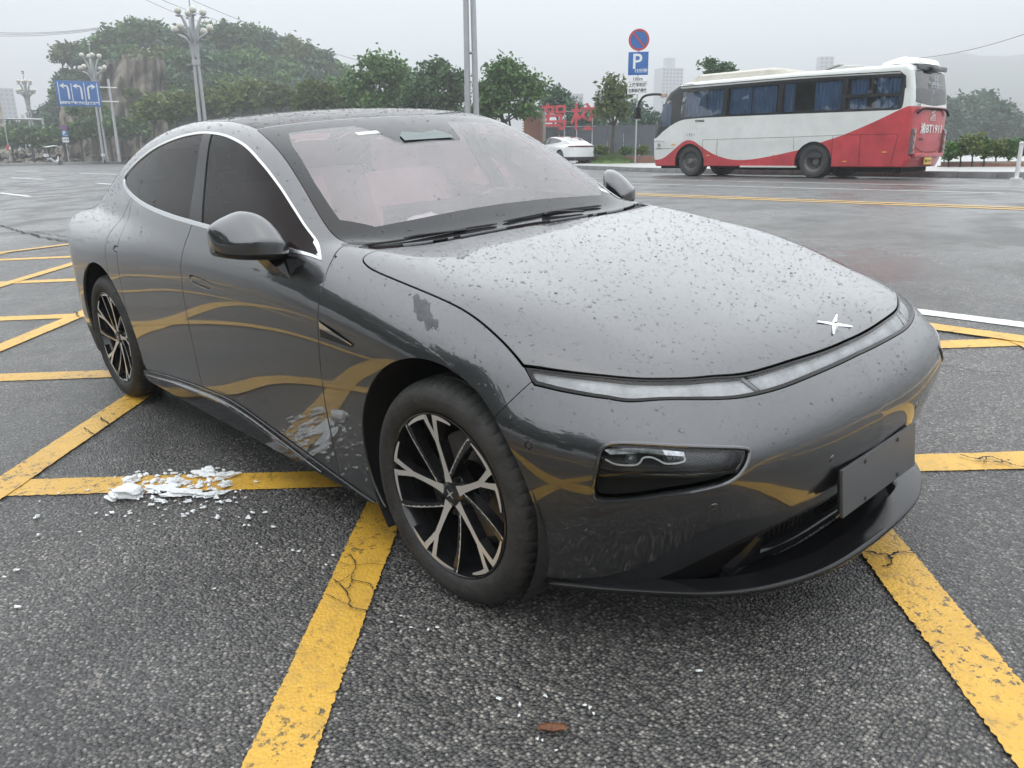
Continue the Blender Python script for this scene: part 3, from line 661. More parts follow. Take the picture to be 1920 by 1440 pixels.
# --- wheel arch liners
for xc, zc, r in ((-.015, .375, .405), (-2.965, .378, .412)):
    for s in (-1, 1):
        m = MB(); m.lathe([(r, .915 * s), (r + .004, .85 * s), (r + .004, .60 * s), (.02, .60 * s)], 40, axis='y', c=(xc, 0, zc), a0=R_(-38), a1=R_(218)); m.build('wheel_arch_liner', matt_black, CAR)
# --- wheels
OUT = .918
def wheel(name):
    W = empty(name)
    NT = 300; prof = [(.2555, -.012), (.262, -.002), (.275, .006), (.297, .011), (.316, .008), (.330, -.002), (.3385, -.012), (.3445, -.024), (.3485, -.040), (.3495, -.058), (.3445, -.060), (.3445, -.068), (.3500, -.070), (.3515, -.105), (.345, -.107), (.345, -.116), (.3515, -.118), (.3510, -.150), (.345, -.152), (.345, -.160), (.3495, -.162), (.3485, -.185), (.3445, -.200), (.335, -.215), (.316, -.228), (.297, -.233), (.262, -.222), (.2555, -.212)]
    v = []; f = []
    for i, (r, o) in enumerate(prof):
        for k in range(NT):
            a = 2 * math.pi * k / NT; rr = r
            if 5 <= i <= 9 and (k % 5) == 0: rr -= .0035 if i >= 6 else .0012
            if i in (12, 13, 16, 17) and (k + i) % 10 == 0: rr -= .004
            if i in (20, 21, 22) and (k % 5) == 2: rr -= .0035
            v.append((rr * math.cos(a), -o, rr * math.sin(a)))
    for i in range(len(prof) - 1):
        for k in range(NT): f.append((i * NT + k, i * NT + (k + 1) % NT, (i + 1) * NT + (k + 1) % NT, (i + 1) * NT + k))
    mesh('tyre', v, f, rubber, W, sharp=28)
    MB().lathe([(.2575, -.014), (.2585, -.006), (.2565, -.002), (.2525, -.001), (.2505, -.004), (.2490, -.012), (.240, -.030), (.236, -.10), (.240, -.20), (.252, -.214)], 96, axis='y').build('rim', alloy_black, W).scale = (1, -1, 1)
    ZO = lambda r: -.026 + .024 * min(1, (r / .24)) ** 1.6
    pol = lambda r, a: (r * math.cos(a), r * math.sin(a))
    def ribbon(m, pts, wd, depth, mi):
        P = [np.array(p) for p in pts]; L = []; Rr = []
        for i, p in enumerate(P):
            t = P[min(i + 1, len(P) - 1)] - P[max(i - 1, 0)]; t = t / np.linalg.norm(t); n = np.array([-t[1], t[0]]); L.append(p + n * wd[i] / 2); Rr.append(p - n * wd[i] / 2)
        k = len(P); top = [(q[0], -ZO(np.hypot(*q)), q[1]) for q in L + Rr]; bot = [(q[0], -ZO(np.hypot(*q)) + depth, q[1]) for q in L + Rr]
        m.add(top, [(i, i + 1, k + i + 1, k + i) for i in range(k - 1)], mi)
        m.add(top + bot, [(i + 1, i, 2 * k + i, 2 * k + i + 1) for i in range(k - 1)] + [(k + i, k + i + 1, 3 * k + i + 1, 3 * k + i) for i in range(k - 1)] + [(0, k, 3 * k, 2 * k), (k - 1, 2 * k - 1, 4 * k - 1, 3 * k - 1)][:2], 0)
    for i in range(5):
        th = R_(101 + 72 * i); A = lambda r, d: pol(r, th + d / r)      # d = sideways metres
        m = MB(); ribbon(m, [A(.036, 0), A(.07, 0), A(.12, 0), A(.165, 0), A(.192, .001)], [.034, .022, .018, .018, .026], .034, 1)
        for q_, e_ in ((1, .118), (-1, .095)):
            ribbon(m, [A(.172, .003 * q_), A(.20, .010 * q_), A(.225, .0175 * q_), A(.2495, .024 * q_)], [.016, .017, .018, .021], .030, 1)
            ribbon(m, [A(.2445 - .0005 * k_, (.022 + (e_ - .022) * k_ / 6) * q_) for k_ in range(7)][::q_], [.013, .013, .012, .011, .010, .008, .005][::q_], .026, 1)
        m.build('spoke', [alloy_black, machined], W, smooth=False)
        th2 = th + R_(33); B = lambda r, d: pol(r, th2 + d / r)
        m = MB(); ribbon(m, crom([B(.05, .026), B(.12, .015), B(.19, .000), B(.2495, -.020)], 3), [.010] * 3 + [.012] * 4 + [.018] * 3, .036, 0)
        ribbon(m, crom([B(.06, .0305), B(.12, .0205), B(.19, .0075), B(.248, -.010)], 3), [.006] * 10, .02, 1); m.build('blade', [alloy_black, machined], W, smooth=False)
        c_ = pol(.057, th + R_(36)); MB().lathe([(.0001, .012), (.008, .012), (.0085, .0)], 12, axis='y', c=(c_[0], .022, c_[1])).build('wheel_nut', disc_steel, W)
    MB().lathe([(.0001, .001), (.028, .002), (.031, 0), (.040, -.004), (.062, -.02), (.072, -.05)], 40, axis='y').build('hub', alloy_black, W, mx=Matrix.Translation((0, .022, 0)) @ Matrix.Scale(-1, 4, (0, 1, 0)))
    cp = MB()
    for a in (40, 140, 220, 320):
        d = Vector((math.cos(R_(a)), 0, math.sin(R_(a)))); n = Vector((-d.z, 0, d.x)); o_ = Vector((0, .0195, 0)); cp.add([tuple(o_ + n * .0035), tuple(o_ + d * .021), tuple(o_ - n * .0035), tuple(o_)], [(0, 3, 2, 1)])
    cp.build('hub_emblem', machined, W, smooth=False)
    MB().lathe([(.07, .14), (.075, .118), (.168, .116), (.170, .120), (.170, .140), (.168, .144), (.07, .146)], 64, axis='y').build('brake_disc', disc_steel, W)
    cm = MB(); cm.lathe([(.118, .085), (.176, .085), (.186, .095), (.186, .165), (.118, .165)], 14, axis='y', close=True, a0=R_(158), a1=R_(212)); cal = cm.build('brake_caliper', mat('caliper_grey', (.03, .031, .033), .45), W)
    return W
w1 = wheel('wheel'); w1.parent = CAR; w1.location = (0, -OUT, .3505)
for (x, s) in ((-2.998, -1), (0, 1), (-2.998, 1)):
    c_ = copy_tree(w1, CAR); c_.location = (x, s * OUT, .3505)
    if s == 1: c_.rotation_euler = (0, 0, math.pi)
    else: c_.rotation_euler = (0, R_(23), 0)
w1.rotation_euler = (0, 0, R_(1.5))
# --- door mirrors
secs = [(.885, -.835, -.93, .985, 1.065), (.897, -.822, -.945, .980, 1.092), (.93, -.812, -.985, .976, 1.128), (.975, -.825, -1.015, .978, 1.140), (1.02, -.858, -1.04, .982, 1.124), (1.052, -.91, -1.052, .988, 1.106), (1.068, -.96, -1.055, .994, 1.092), (1.076, -1.0, -1.05, 1.008, 1.074)]
MSEC = crom([(0, .06), (.35, .0), (.85, .02), (.985, .09), (1.0, .20), (1.0, .38), (.985, .45), (.93, .52), (.66, .78), (.38, .96), (.12, 1.0), (0, .90), (-.02, .5)], 3, closed=True)
def mirror(s):
    n = len(MSEC); v = []; S_ = crom([np.array(q) for q in secs], 4)
    for (w_, xf_, xr_, z0, z1) in S_:
        for (u_, t_) in MSEC: v.append((xr_ + (xf_ - xr_) * u_, w_ * s, z0 + (z1 - z0) * t_))
    L = len(S_); f = []
    for i in range(L - 1):
        for k in range(n):
            q = (i * n + k, i * n + (k + 1) % n, (i + 1) * n + (k + 1) % n, (i + 1) * n + k); f.append(q[::-1] if s == 1 else q)
    f += [tuple(range(n)), tuple(range((L - 1) * n, L * n))]
    hz = lambda q: sum((q_ % n) in LOWK for q_ in q) / len(q)
    LOWK = {k for k in range(n) if MSEC[k][1] < .17}
    cap = [q for q in f if len(q) > 4 or hz(q) < .7]; bot = [q for q in f if len(q) == 4 and hz(q) >= .7]
    def sub(fs):
        u = sorted({i for q in fs for i in q}); m = {a: b for b, a in enumerate(u)}; return [v[i] for i in u], [tuple(m[i] for i in q) for q in fs]
    mo = empty('door_mirror'); mo.parent = CAR
    mesh('mirror_cap', *sub(cap), paint, mo, sharp=50); mesh('mirror_base', *sub(bot), gloss_black, mo, sharp=50)
    st = MB(); st.add([(-.752, .866 * s, .962), (-.815, .901 * s, .905), (-.95, .902 * s, .905), (-1.045, .886 * s, .955), (-.865, .905 * s, .988), (-.87, .960 * s, .986), (-.965, .960 * s, .986), (-.985, .905 * s, .988), (-.79, .880 * s, .985)],
                      [(0, 1, 8), (1, 4, 8), (1, 5, 4), (1, 2, 6, 5), (2, 3, 7, 6), (4, 5, 6, 7), (0, 8, 4, 7, 3)]); st.build('mirror_foot', gloss_black, mo, smooth=False)
    return mo
mirror(-1); mirror(1)
# --- wipers, stickers, sensor unit
def wiper(pts, knee):
    P, N_ = on_top(np.array([p[0] for p in pts]), np.array([p[1] for p in pts])); P = P + N_ * .006
    o = MB().tube(crom([tuple(p) for p in P], 5), [.002] + [.0045] * (len(crom([tuple(p) for p in P], 5)) - 2) + [.002], 6).build('wiper', matt_black, CAR)
    Q, N2 = on_top(np.array([knee[0][0], knee[1][0], knee[2][0]]), np.array([knee[0][1], knee[1][1], knee[2][1]])); Q = Q + N2 * np.array([.009, .014, .008])[:, None]
    MB().tube(crom([tuple(p) for p in Q], 5), .0075, 8, flat=.6).build('wiper_arm', matt_black, o)
wiper([(-.60, -.735), (-.60, -.60), (-.60, -.45), (-.597, -.30), (-.59, -.14)], [(-.605, -.56), (-.60, -.50), (-.585, -.30)])
wiper([(-.598, -.10), (-.605, .05), (-.615, .20), (-.62, .36), (-.625, .50)], [(-.60, .12), (-.605, .18), (-.585, .34)])
for (x0, x1, y0, y1) in ((-1.275, -1.245, -.30, -.19), (-.775, -.745, .64, .70)):
    P, N_ = on_top(np.array([x0, x1, x1, x0]), np.array([y0, y0, y1, y1])); P = P + N_ * .0012
    mesh('windscreen_sticker', P, [(0, 1, 2, 3)], mat('sticker_white', (.55, .55, .53), .4, var=.25, vscale=120), CAR, smooth=False)
P, N_ = on_top(np.array([-1.155, -1.155, -1.20, -1.235, -1.21, -1.235, -1.20]), np.array([-.135, .135, .125, .09, .0, -.09, -.125])); P = P + N_ * .006
mesh('sensor_unit', P, [tuple(range(7))[::-1]], mat('sensor_cover', (.15, .18, .18), .3, spec=.2), CAR, smooth=False)
# --- wiped wet mark on the paint, its dark reflection put into the colour
wetm = mat('wiped_mark_dark_reflection', (.055, .057, .062), .24, spec=.45, var=.4, vscale=45)
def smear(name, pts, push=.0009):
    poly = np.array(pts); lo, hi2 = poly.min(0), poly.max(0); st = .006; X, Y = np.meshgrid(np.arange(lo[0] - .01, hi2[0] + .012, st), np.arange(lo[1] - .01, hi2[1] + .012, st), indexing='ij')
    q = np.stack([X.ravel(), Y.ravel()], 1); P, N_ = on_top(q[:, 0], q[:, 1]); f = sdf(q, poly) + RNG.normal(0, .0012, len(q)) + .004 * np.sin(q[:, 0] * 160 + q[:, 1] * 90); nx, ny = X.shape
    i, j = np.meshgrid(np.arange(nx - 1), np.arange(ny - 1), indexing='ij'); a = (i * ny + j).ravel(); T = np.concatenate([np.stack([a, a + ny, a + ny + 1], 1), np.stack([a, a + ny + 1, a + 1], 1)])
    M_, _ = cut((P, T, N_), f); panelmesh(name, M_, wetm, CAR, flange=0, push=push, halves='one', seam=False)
smear('wet_mark_dark_reflection', [(-.199, -.839), (-.173, -.833), (-.136, -.838), (-.101, -.837), (-.082, -.862), (-.061, -.863), (-.036, -.868), (-.023, -.883), (-.039, -.883), (-.036, -.894), (-.059, -.89), (-.093, -.882), (-.108, -.882), (-.136, -.875), (-.152, -.856)])
# --- cabin seen through the glass
cab = MB(); cab.box((-1.9, 0, .40), (2.6, 1.5, .1)); cab.build('cabin_floor', dash_dark, CAR)
d = MB(); pr = [(-.62, .90), (-.80, .985), (-1.02, .965), (-1.08, .88), (-1.02, .62), (-.62, .62)]
d.prism(pr, -.70, .70, fn=lambda a, b, h: (a, h, b)); dsh = d.build('dashboard', dash_dark, CAR, sharp=60)
MB().box((-1.00, .05, 1.03), (.015, .85, .13), bev=.005).build('display_screen', gloss_black, dsh, mx=Matrix.Identity(4))
st = MB(); st.lathe([(.178, 0), (.186, .012), (.194, 0), (.186, -.012)], 32, close=True); st.box((0, 0, 0), (.10, .36, .012)); st.build('steering_wheel', dash_dark, CAR, mx=Matrix.Translation((-1.22, .37, .93)) @ Matrix.Rotation(R_(-65), 4, 'Y'))
def seat(x, y, wd=.52):
    s = empty('seat'); s.parent = CAR; s.location = (x, y, 0)
    MB().box((0, 0, .56), (.52, wd, .16), bev=.06).build('cushion', seat_red, s)
    MB().box((0, 0, 0), (.15, wd, .62), bev=.07).build('backrest', seat_red, s, mx=Matrix.Translation((-.30, 0, .88)) @ Matrix.Rotation(R_(-18), 4, 'Y'))
    MB().box((-.41, 0, 1.26), (.10, .27, .18), bev=.045).build('headrest', seat_red, s)
seat(-1.55, -.37); seat(-1.55, .37); seat(-2.45, -.38, .6); seat(-2.45, .38, .6)
bm = bmesh.new(); bmesh.ops.create_icosphere(bm, subdivisions=3, radius=.075)
for q in bm.verts: q.co = q.co * (1 + .3 * math.sin(q.co.x * 60 + q.co.y * 45) * math.cos(q.co.z * 70)); q.co.z *= .75
me = bpy.data.meshes.new('tissue_pack'); bm.to_mesh(me); bm.free(); me.shade_smooth()
tp = link('tissue_pack', me, None, mat('tissue_white', (.78, .76, .84), .7)); tp.matrix_world = CARM @ Matrix.Translation((-.80, -.32, 1.015)) @ Matrix.Diagonal((1, 1.35, 1, 1))
tag(tp, 'crumpled white plastic tissue pack lying on the dashboard behind the windscreen', 'tissue pack')
# --- raindrops standing on the paint and glass
def drops(Ms, dens, r0, rs, name):
    V = []; F = []; n = 7; base = np.array([(math.cos(2 * math.pi * k / n), math.sin(2 * math.pi * k / n), 0) for k in range(n)])
    shp = np.concatenate([base, base * .78 + (0, 0, .34), base * .36 + (0, 0, .58), [(0, 0, .64)]]); fc = []
    for r in range(2):
        for k in range(n): fc += [(r * n + k, r * n + (k + 1) % n, (r + 1) * n + (k + 1) % n), (r * n + k, (r + 1) * n + (k + 1) % n, (r + 1) * n + k)]
    for k in range(n): fc.append((2 * n + k, 2 * n + (k + 1) % n, 3 * n))
    fc = np.array(fc); tot = 0
    for M_, dn, push in Ms:
        for (v, t, nn) in (M_, mirM(M_)):
            A, B, C = v[t[:, 0]], v[t[:, 1]], v[t[:, 2]]; fcn = np.cross(B - A, C - A); ar = np.linalg.norm(fcn, axis=1) / 2; nz = nn[t].mean(1)[:, 2]
            wt = ar * np.clip((nz - .05) / .4, .12, 1); cnt = RNG.poisson(wt.sum() * dn * dens)
            if cnt == 0: continue
            i = RNG.choice(len(t), cnt, p=wt / wt.sum()); u, q = RNG.random(cnt), RNG.random(cnt); fl = u + q > 1; u[fl], q[fl] = 1 - u[fl], 1 - q[fl]
            P = A[i] + (B[i] - A[i]) * u[:, None] + (C[i] - A[i]) * q[:, None]; N_ = nn[t[i]].mean(1); N_ /= np.linalg.norm(N_, axis=1)[:, None]
            # leave irregular bare patches
            keep = (np.sin(P[:, 0] * 23 + 3 * np.sin(P[:, 1] * 17)) * np.sin(P[:, 1] * 29 + 2 * np.sin(P[:, 0] * 13)) + RNG.random(cnt) * 1.6) > -.05; P, N_ = P[keep], N_[keep]; cnt = len(P)
            rad = np.minimum(r0 * np.exp(RNG.normal(0, rs, cnt)), .0062); rad *= np.where(N_[:, 2] < .35, .62, 1)
            t1 = np.cross(N_, (0, 0, 1.)); t1 /= np.linalg.norm(t1, axis=1)[:, None] + 1e-6; t2 = np.cross(N_, t1); el = RNG.uniform(.8, 1.45, cnt); ro = RNG.normal(0, .9, cnt)
            c1, s1 = np.cos(ro)[:, None], np.sin(ro)[:, None]; t1, t2 = t1 * c1 + t2 * s1, t2 * c1 - t1 * s1
            jit = 1 + RNG.normal(0, .10, (cnt, len(shp), 1))
            S = shp[None] * jit
            X = P[:, None] + N_[:, None] * (push - .0002) + rad[:, None, None] * (t1[:, None] * S[..., :1] * el[:, None, None] + t2[:, None] * S[..., 1:2] / el[:, None, None] ** .5 + N_[:, None] * S[..., 2:3])
            V.append(X.reshape(-1, 3)); F.append((fc[None] + (np.arange(cnt) * len(shp))[:, None, None] + tot).reshape(-1, 3)); tot += cnt * len(shp)
    V = np.concatenate(V); F = np.concatenate(F); me = bpy.data.meshes.new(name)
    me.vertices.add(len(V)); me.vertices.foreach_set('co', V.ravel().astype(np.float32)); me.loops.add(F.size); me.loops.foreach_set('vertex_index', F.ravel().astype(np.int32))
    me.polygons.add(len(F)); me.polygons.foreach_set('loop_start', np.arange(0, F.size, 3, dtype=np.int32)); me.update(calc_edges=True); me.shade_smooth()
    o = link(name, me, CAR, mat('rain_water', (1, 1, 1), 0.0, trans=1, ior=1.33)); o['kind'] = 'stuff'; print('drops', len(V) // len(shp)); return o
drops([(hood, 2900, 0), (bump, 2200, 0), (fend, 2200, 0), (rfm, 3600, 0), (clear, 420, 0), (border, 1300, 0), (ALL, 2600, 0), (fdoor, 1200, 0), (rdoor, 2300, 0), (glass_, 900, -.003)], 1.0, .00175, .45, 'raindrops')
# ================================================================== ground, road, markings
def axis_grid(a, lo, hi, fine):
    o = [a]; s = fine; x = a
    while x < hi: x += s; s *= 1.13; o.append(min(x, hi))
    x = a; s = fine
    while x > lo: x -= s; s *= 1.13; o.append(max(x, lo))
    return sorted(set(o))
gx = axis_grid(0, -1500, 1500, .8); gy = axis_grid(4, -1500, 1500, .8)
V = [(x, y, Hs(x, y)) for x in gx for y in gy]; n = len(gy)
F = [(i * n + j, (i + 1) * n + j, (i + 1) * n + j + 1, i * n + j + 1) for i in range(len(gx) - 1) for j in range(n - 1)]
asph = bpy.data.materials.new('wet_asphalt'); asph.use_nodes = True; N_ = asph.node_tree; B_ = N_.nodes['Principled BSDF']
def nd(t, **k):
    q = N_.nodes.new(t)
    for a, b in k.items(): setattr(q, a, b)
    return q
def lk(a, b): N_.links.new(a, b)
geo = nd('ShaderNodeNewGeometry'); pos = geo.outputs['Position']
sep = nd('ShaderNodeSeparateXYZ'); lk(pos, sep.inputs[0])
def vor(scale, feat='F1'):
    q = nd('ShaderNodeTexVoronoi'); q.feature = feat; q.voronoi_dimensions = '2D'; q.inputs['Scale'].default_value = scale; lk(pos, q.inputs['Vector']); return q
def noise(scale, det=5, ro=.6):
    q = nd('ShaderNodeTexNoise'); q.inputs['Scale'].default_value = scale; q.inputs['Detail'].default_value = det; q.inputs['Roughness'].default_value = ro; lk(pos, q.inputs['Vector']); return q
def ramp(src, stops):
    q = nd('ShaderNodeValToRGB'); e = q.color_ramp.elements
    while len(e) < len(stops): e.new(.5)
    for k, (p, c) in enumerate(stops): e[k].position = p; e[k].color = (*c, 1) if len(c) == 3 else c
    lk(src, q.inputs[0]); return q
def rng(src, a, b, c, d):
    q = nd('ShaderNodeMapRange'); q.inputs[1].default_value = a; q.inputs[2].default_value = b; q.inputs[3].default_value = c; q.inputs[4].default_value = d; lk(src, q.inputs[0]); return q.outputs[0]
def mth(op, a, b):
    q = nd('ShaderNodeMath', operation=op)
    for i, x in enumerate((a, b)):
        if isinstance(x, (int, float)): q.inputs[i].default_value = x
        else: lk(x, q.inputs[i])
    return q.outputs[0]
def mixc(f, a, b, mode='MIX'):
    q = nd('ShaderNodeMix', data_type='RGBA', blend_type=mode)
    for i, x in ((0, f), (6, a), (7, b)):
        if isinstance(x, (int, float)): q.inputs[i].default_value = x
        elif isinstance(x, tuple): q.inputs[i].default_value = (*x, 1)
        else: lk(x, q.inputs[i])
    return q.outputs[2]
v1, v2 = vor(98), vor(240); v3 = vor(26); n1, n2, n3 = noise(.55, 4), noise(5, 5), noise(70, 3)
sx = nd('ShaderNodeSeparateColor'); lk(v1.outputs['Color'], sx.inputs[0]); sx2 = nd('ShaderNodeSeparateColor'); lk(v2.outputs['Color'], sx2.inputs[0])
stone = ramp(sx.outputs[0], [(0, (.022, .022, .023)), (.40, (.046, .046, .047)), (.70, (.082, .080, .077)), (.90, (.120, .113, .106)), (.985, (.21, .20, .19))])
grit = ramp(sx2.outputs[0], [(0, (.022, .022, .023)), (.6, (.048, .048, .049)), (.95, (.095, .09, .086))])
# smoother, older surfacing away from the junction box
far = mth('MAXIMUM', rng(sep.outputs['Y'], 4.5, 9.5, 0, 1), rng(sep.outputs['X'], -11.5, -15, 0, 1))
col = mixc(rng(v1.outputs['Distance'], .35, .75, 0, .75), stone.outputs[0], grit.outputs[0])
col = mixc(1.0, col, ramp(n1.outputs['Fac'], [(.22, (.70, .70, .71)), (.5, (1.25, 1.23, 1.20)), (.78, (2.0, 1.94, 1.84))]).outputs[0], 'MULTIPLY')
col = mixc(1.0, col, ramp(n2.outputs['Fac'], [(.3, (.8, .8, .8)), (.7, (1.2, 1.2, 1.2))]).outputs[0], 'MULTIPLY')
oldc = ramp(n2.outputs['Fac'], [(.25, (.070, .070, .071)), (.75, (.098, .097, .096))]).outputs[0]
col = mixc(1.0, col, ramp(v1.outputs['Distance'], [(.10, (1.35, 1.33, 1.30)), (.45, (.95, .95, .95)), (.70, (.30, .30, .30))]).outputs[0], 'MULTIPLY')
col = mixc(far, col, oldc); lk(col, B_.inputs['Base Color'])
wet = noise(.9, 3); rgh = mth('ADD', rng(wet.outputs['Fac'], .38, .62, .11, .44), rng(n3.outputs['Fac'], .3, .7, -.06, .06)); lk(mth('ADD', rgh, mth('MULTIPLY', far, .16)), B_.inputs['Roughness'])
B_.inputs['Specular IOR Level'].default_value = .55
hgt = mth('ADD', mth('MULTIPLY', mth('SUBTRACT', 1.0, v1.outputs['Distance']), 1.0), mth('MULTIPLY', mth('SUBTRACT', 1.0, v2.outputs['Distance']), .35))
bp_ = nd('ShaderNodeBump'); bp_.inputs['Distance'].default_value = .005; lk(hgt, bp_.inputs['Height']); lk(mth('MULTIPLY', rng(far, 0, 1, 1.0, .16), rng(wet.outputs['Fac'], .38, .55, .72, 1.0)), bp_.inputs['Strength']); lk(bp_.outputs[0], B_.inputs['Normal'])
ground = mesh('road', V, F, asph, None, sharp=None); tag(ground, kind='structure')

def paintmat(name, c, c2, wear):
    global N_
    m = bpy.data.materials.new(name); m.use_nodes = True; N_ = m.node_tree; b = N_.nodes['Principled BSDF']
    global pos
    g = nd('ShaderNodeNewGeometry'); pos = g.outputs['Position']
    a = noise(6, 6, .7); d = noise(34, 5, .75); v = vor(88); s = noise(1.3, 3)
    base = mixc(rng(a.outputs['Fac'], .35, .7, 0, 1), c, c2)
    chips = ramp(d.outputs['Fac'], [(wear - .02, (0, 0, 0)), (wear + .03, (1, 1, 1))]); gate = rng(s.outputs['Fac'], .42, .62, 0, 1)
    col = mixc(mth('MULTIPLY', mth('SUBTRACT', 1.0, chips.outputs[0]), mth('ADD', mth('MULTIPLY', gate, .8), .2)), base, (.05, .045, .035))
    dirt = noise(14, 4); col = mixc(rng(dirt.outputs['Fac'], .52, .75, 0, .35), col, (.16, .13, .08)); lk(col, b.inputs['Base Color'])
    b.inputs['Roughness'].default_value = .42; b.inputs['Specular IOR Level'].default_value = .5
    u = nd('ShaderNodeBump'); u.inputs['Distance'].default_value = .003; u.inputs['Strength'].default_value = .55
    lk(mth('ADD', mth('SUBTRACT', 1.0, v.outputs['Distance']), mth('MULTIPLY', d.outputs['Fac'], .8)), u.inputs['Height']); lk(u.outputs[0], b.inputs['Normal']); return m
yel = paintmat('yellow_road_paint', (.66, .385, .05), (.55, .31, .04), .42); whi = paintmat('white_road_paint', (.72, .72, .70), (.62, .62, .6), .40)
BX0, BX1, BY0, BY1 = -11.4, 4.2, -7.0, 3.165
def stripe(name, a, b, wd, m, rough=.0026, step=.008, z=.004, label=None):
    a, b = np.array(a, float), np.array(b, float); L = np.linalg.norm(b - a); t = (b - a) / L; nn = np.array([-t[1], t[0]])
    ds = [0]; 
    while ds[-1] < L:
        p = a + t * ds[-1]; dist = np.hypot(p[0] - .6, p[1] + .6); ds.append(ds[-1] + max(step, dist * .006))
    ds[-1] = L; v = []; ph = RNG.random(8) * 9
    for d in ds:
        p = a + t * d
        for s, o in ((1, 0), (-1, 4)):
            e = rough * (math.sin(d * 9.3 + ph[o]) * .6 * math.sin(d * 3.1 + ph[o + 2]) + RNG.normal(0, .6) - 2.2 * (RNG.random() < .035))
            q = p + nn * s * (wd / 2 + e); v.append((q[0], q[1], Hs(q[0], q[1]) + z))
    o = mesh(name, v, [(2 * i + 1, 2 * i + 3, 2 * i + 2, 2 * i) for i in range(len(ds) - 1)], m, ground, smooth=False); return o
def clipbox(p, d):
    lo, hi = -1e9, 1e9
    for k, (a, b) in enumerate(((BX0, BX1), (BY0, BY1))):
        t0, t1 = sorted(((a - p[k]) / d[k], (b - p[k]) / d[k])); lo, hi = max(lo, t0), min(hi, t1)
    return (p + d * lo, p + d * hi) if hi - lo > .2 else None
s2 = 2 ** .5
for u in (-.262, -1.948, -3.74, -5.60, -7.44, 1.50, 3.24, 4.98):
    c_ = clipbox(np.array([u / s2, -u / s2]), np.array([1, 1]) / s2)
    if c_: stripe('yellow_grid_line', *c_, .165, yel, z=.004)
for v_ in (-.982, .738, -2.70, -4.35, -6.17, -7.95, -9.7, 2.48, 4.2, -11.4):
    c_ = clipbox(np.array([v_ / s2, v_ / s2]), np.array([1, -1]) / s2)
    if c_: stripe('yellow_grid_line', *c_, .160, yel, z=.0075)
for a, b in (((BX0, BY0), (BX0, BY1)), ((BX0, BY1), (BX1, BY1)), ((BX1, BY0), (BX1, BY1)), ((BX0, BY0), (BX1, BY0))): stripe('yellow_box_edge', a, b, .15, yel, z=.011)
stripe('white_edge_line', (-6.5, 3.545), (18, 3.545), .15, whi)
for y_ in (10.33, 10.62): stripe('yellow_centre_line', (-26, y_), (40, y_), .13, yel, rough=.008)
for x0, x1, y_ in ((-29.9, -25.9, 3.72), (-46, -39.5, 7.35), (-46.8, -40.5, 10.8), (-31.5, -27.5, 7.2), (-62, -56, 7.4), (-62, -56, 10.9), (-62, -56, 3.7), (-36, -32, 10.7), (-46, -41, 3.7)): stripe('white_lane_dash', (x0, y_), (x1, y_), .15, whi, rough=.006)
for x0, x1, y_, c_ in ((-20, 40, 16.2, 0), (-14, -3, 13.7, 0)): stripe('white_lane_line', (x0, y_), (x1, y_), .12, whi, rough=.01)
# cracks through paint and asphalt
def gpt(px, py):
    d = at(px, py, 1) - Vector(CAM_LOC); t = 1.
    for _ in range(60):
        p = Vector(CAM_LOC) + d * t; t += (p.z - Hs(p.x, p.y)) / max(.05, -d.z) * .7
    return np.array(Vector(CAM_LOC) + d * t)
crk = mat('crack_dark', (.012, .012, .012), .7)
CR = [([(652, 1043), (667, 1062), (664, 1080), (660, 1092), (692, 1102), (700, 1112)], 4), ([(608, 1103), (640, 1096), (663, 1080)], 2.5), ([(625, 1090), (645, 1110), (655, 1130), (660, 1146), (692, 1153)], 4.5), ([(632, 1060), (660, 1066), (700, 1064), (735, 1068)], 2.5), ([(610, 1120), (640, 1135), (662, 1145)], 2.5), ([(660, 1092), (655, 1108), (648, 1112)], 5),
      ([(1618, 1040), (1640, 1044), (1665, 1047), (1690, 1042), (1712, 1045)], 9), ([(1665, 1047), (1672, 1058), (1656, 1070)], 9), ([(1800, 858), (1830, 866), (1850, 862), (1870, 866), (1890, 874), (1920, 883)], 9), ([(1850, 862), (1842, 876)], 7), ([(1840, 872), (1870, 872), (1895, 868)], 7),
      ([(188, 786), (202, 798), (216, 804)], 8), ([(158, 806), (172, 816), (190, 826)], 6), ([(140, 586), (147, 597)], 16), ([(1762, 690), (1800, 694), (1830, 700), (1905, 704)], 9), ([(0, 423), (30, 432), (60, 440), (100, 449), (140, 456)], 40), ([(0, 438), (50, 434), (90, 440), (138, 446)], 22), ([(60, 444), (90, 447), (138, 452)], 22),
      ([(1445, 410), (1500, 413), (1550, 418)], 20), ([(1160, 1265), (1200, 1300), (1225, 1320), (1240, 1345)], 3)]
for pts, wd in CR:
    G = crom([gpt(*p)[:2] for p in pts], 7); P = []; 
    for i, p in enumerate(G): P.append(p + RNG.normal(0, wd * .00045, 2))
    v = []
    for i, p in enumerate(P):
        t = P[min(i + 1, len(P) - 1)] - P[max(i - 1, 0)]; nn = np.array([-t[1], t[0]]) / (np.linalg.norm(t) + 1e-9); h = wd * .0005 * RNG.uniform(.35, 1.3) * (0.25 if i in (0, len(P) - 1) else 1)
        for s in (1, -1): q = p + nn * s * h; v.append((q[0], q[1], Hs(*q) + .0145))
    mesh('road_crack', v, [(2 * i, 2 * i + 1, 2 * i + 3, 2 * i + 2) for i in range(len(P) - 1)], crk, ground, smooth=False)
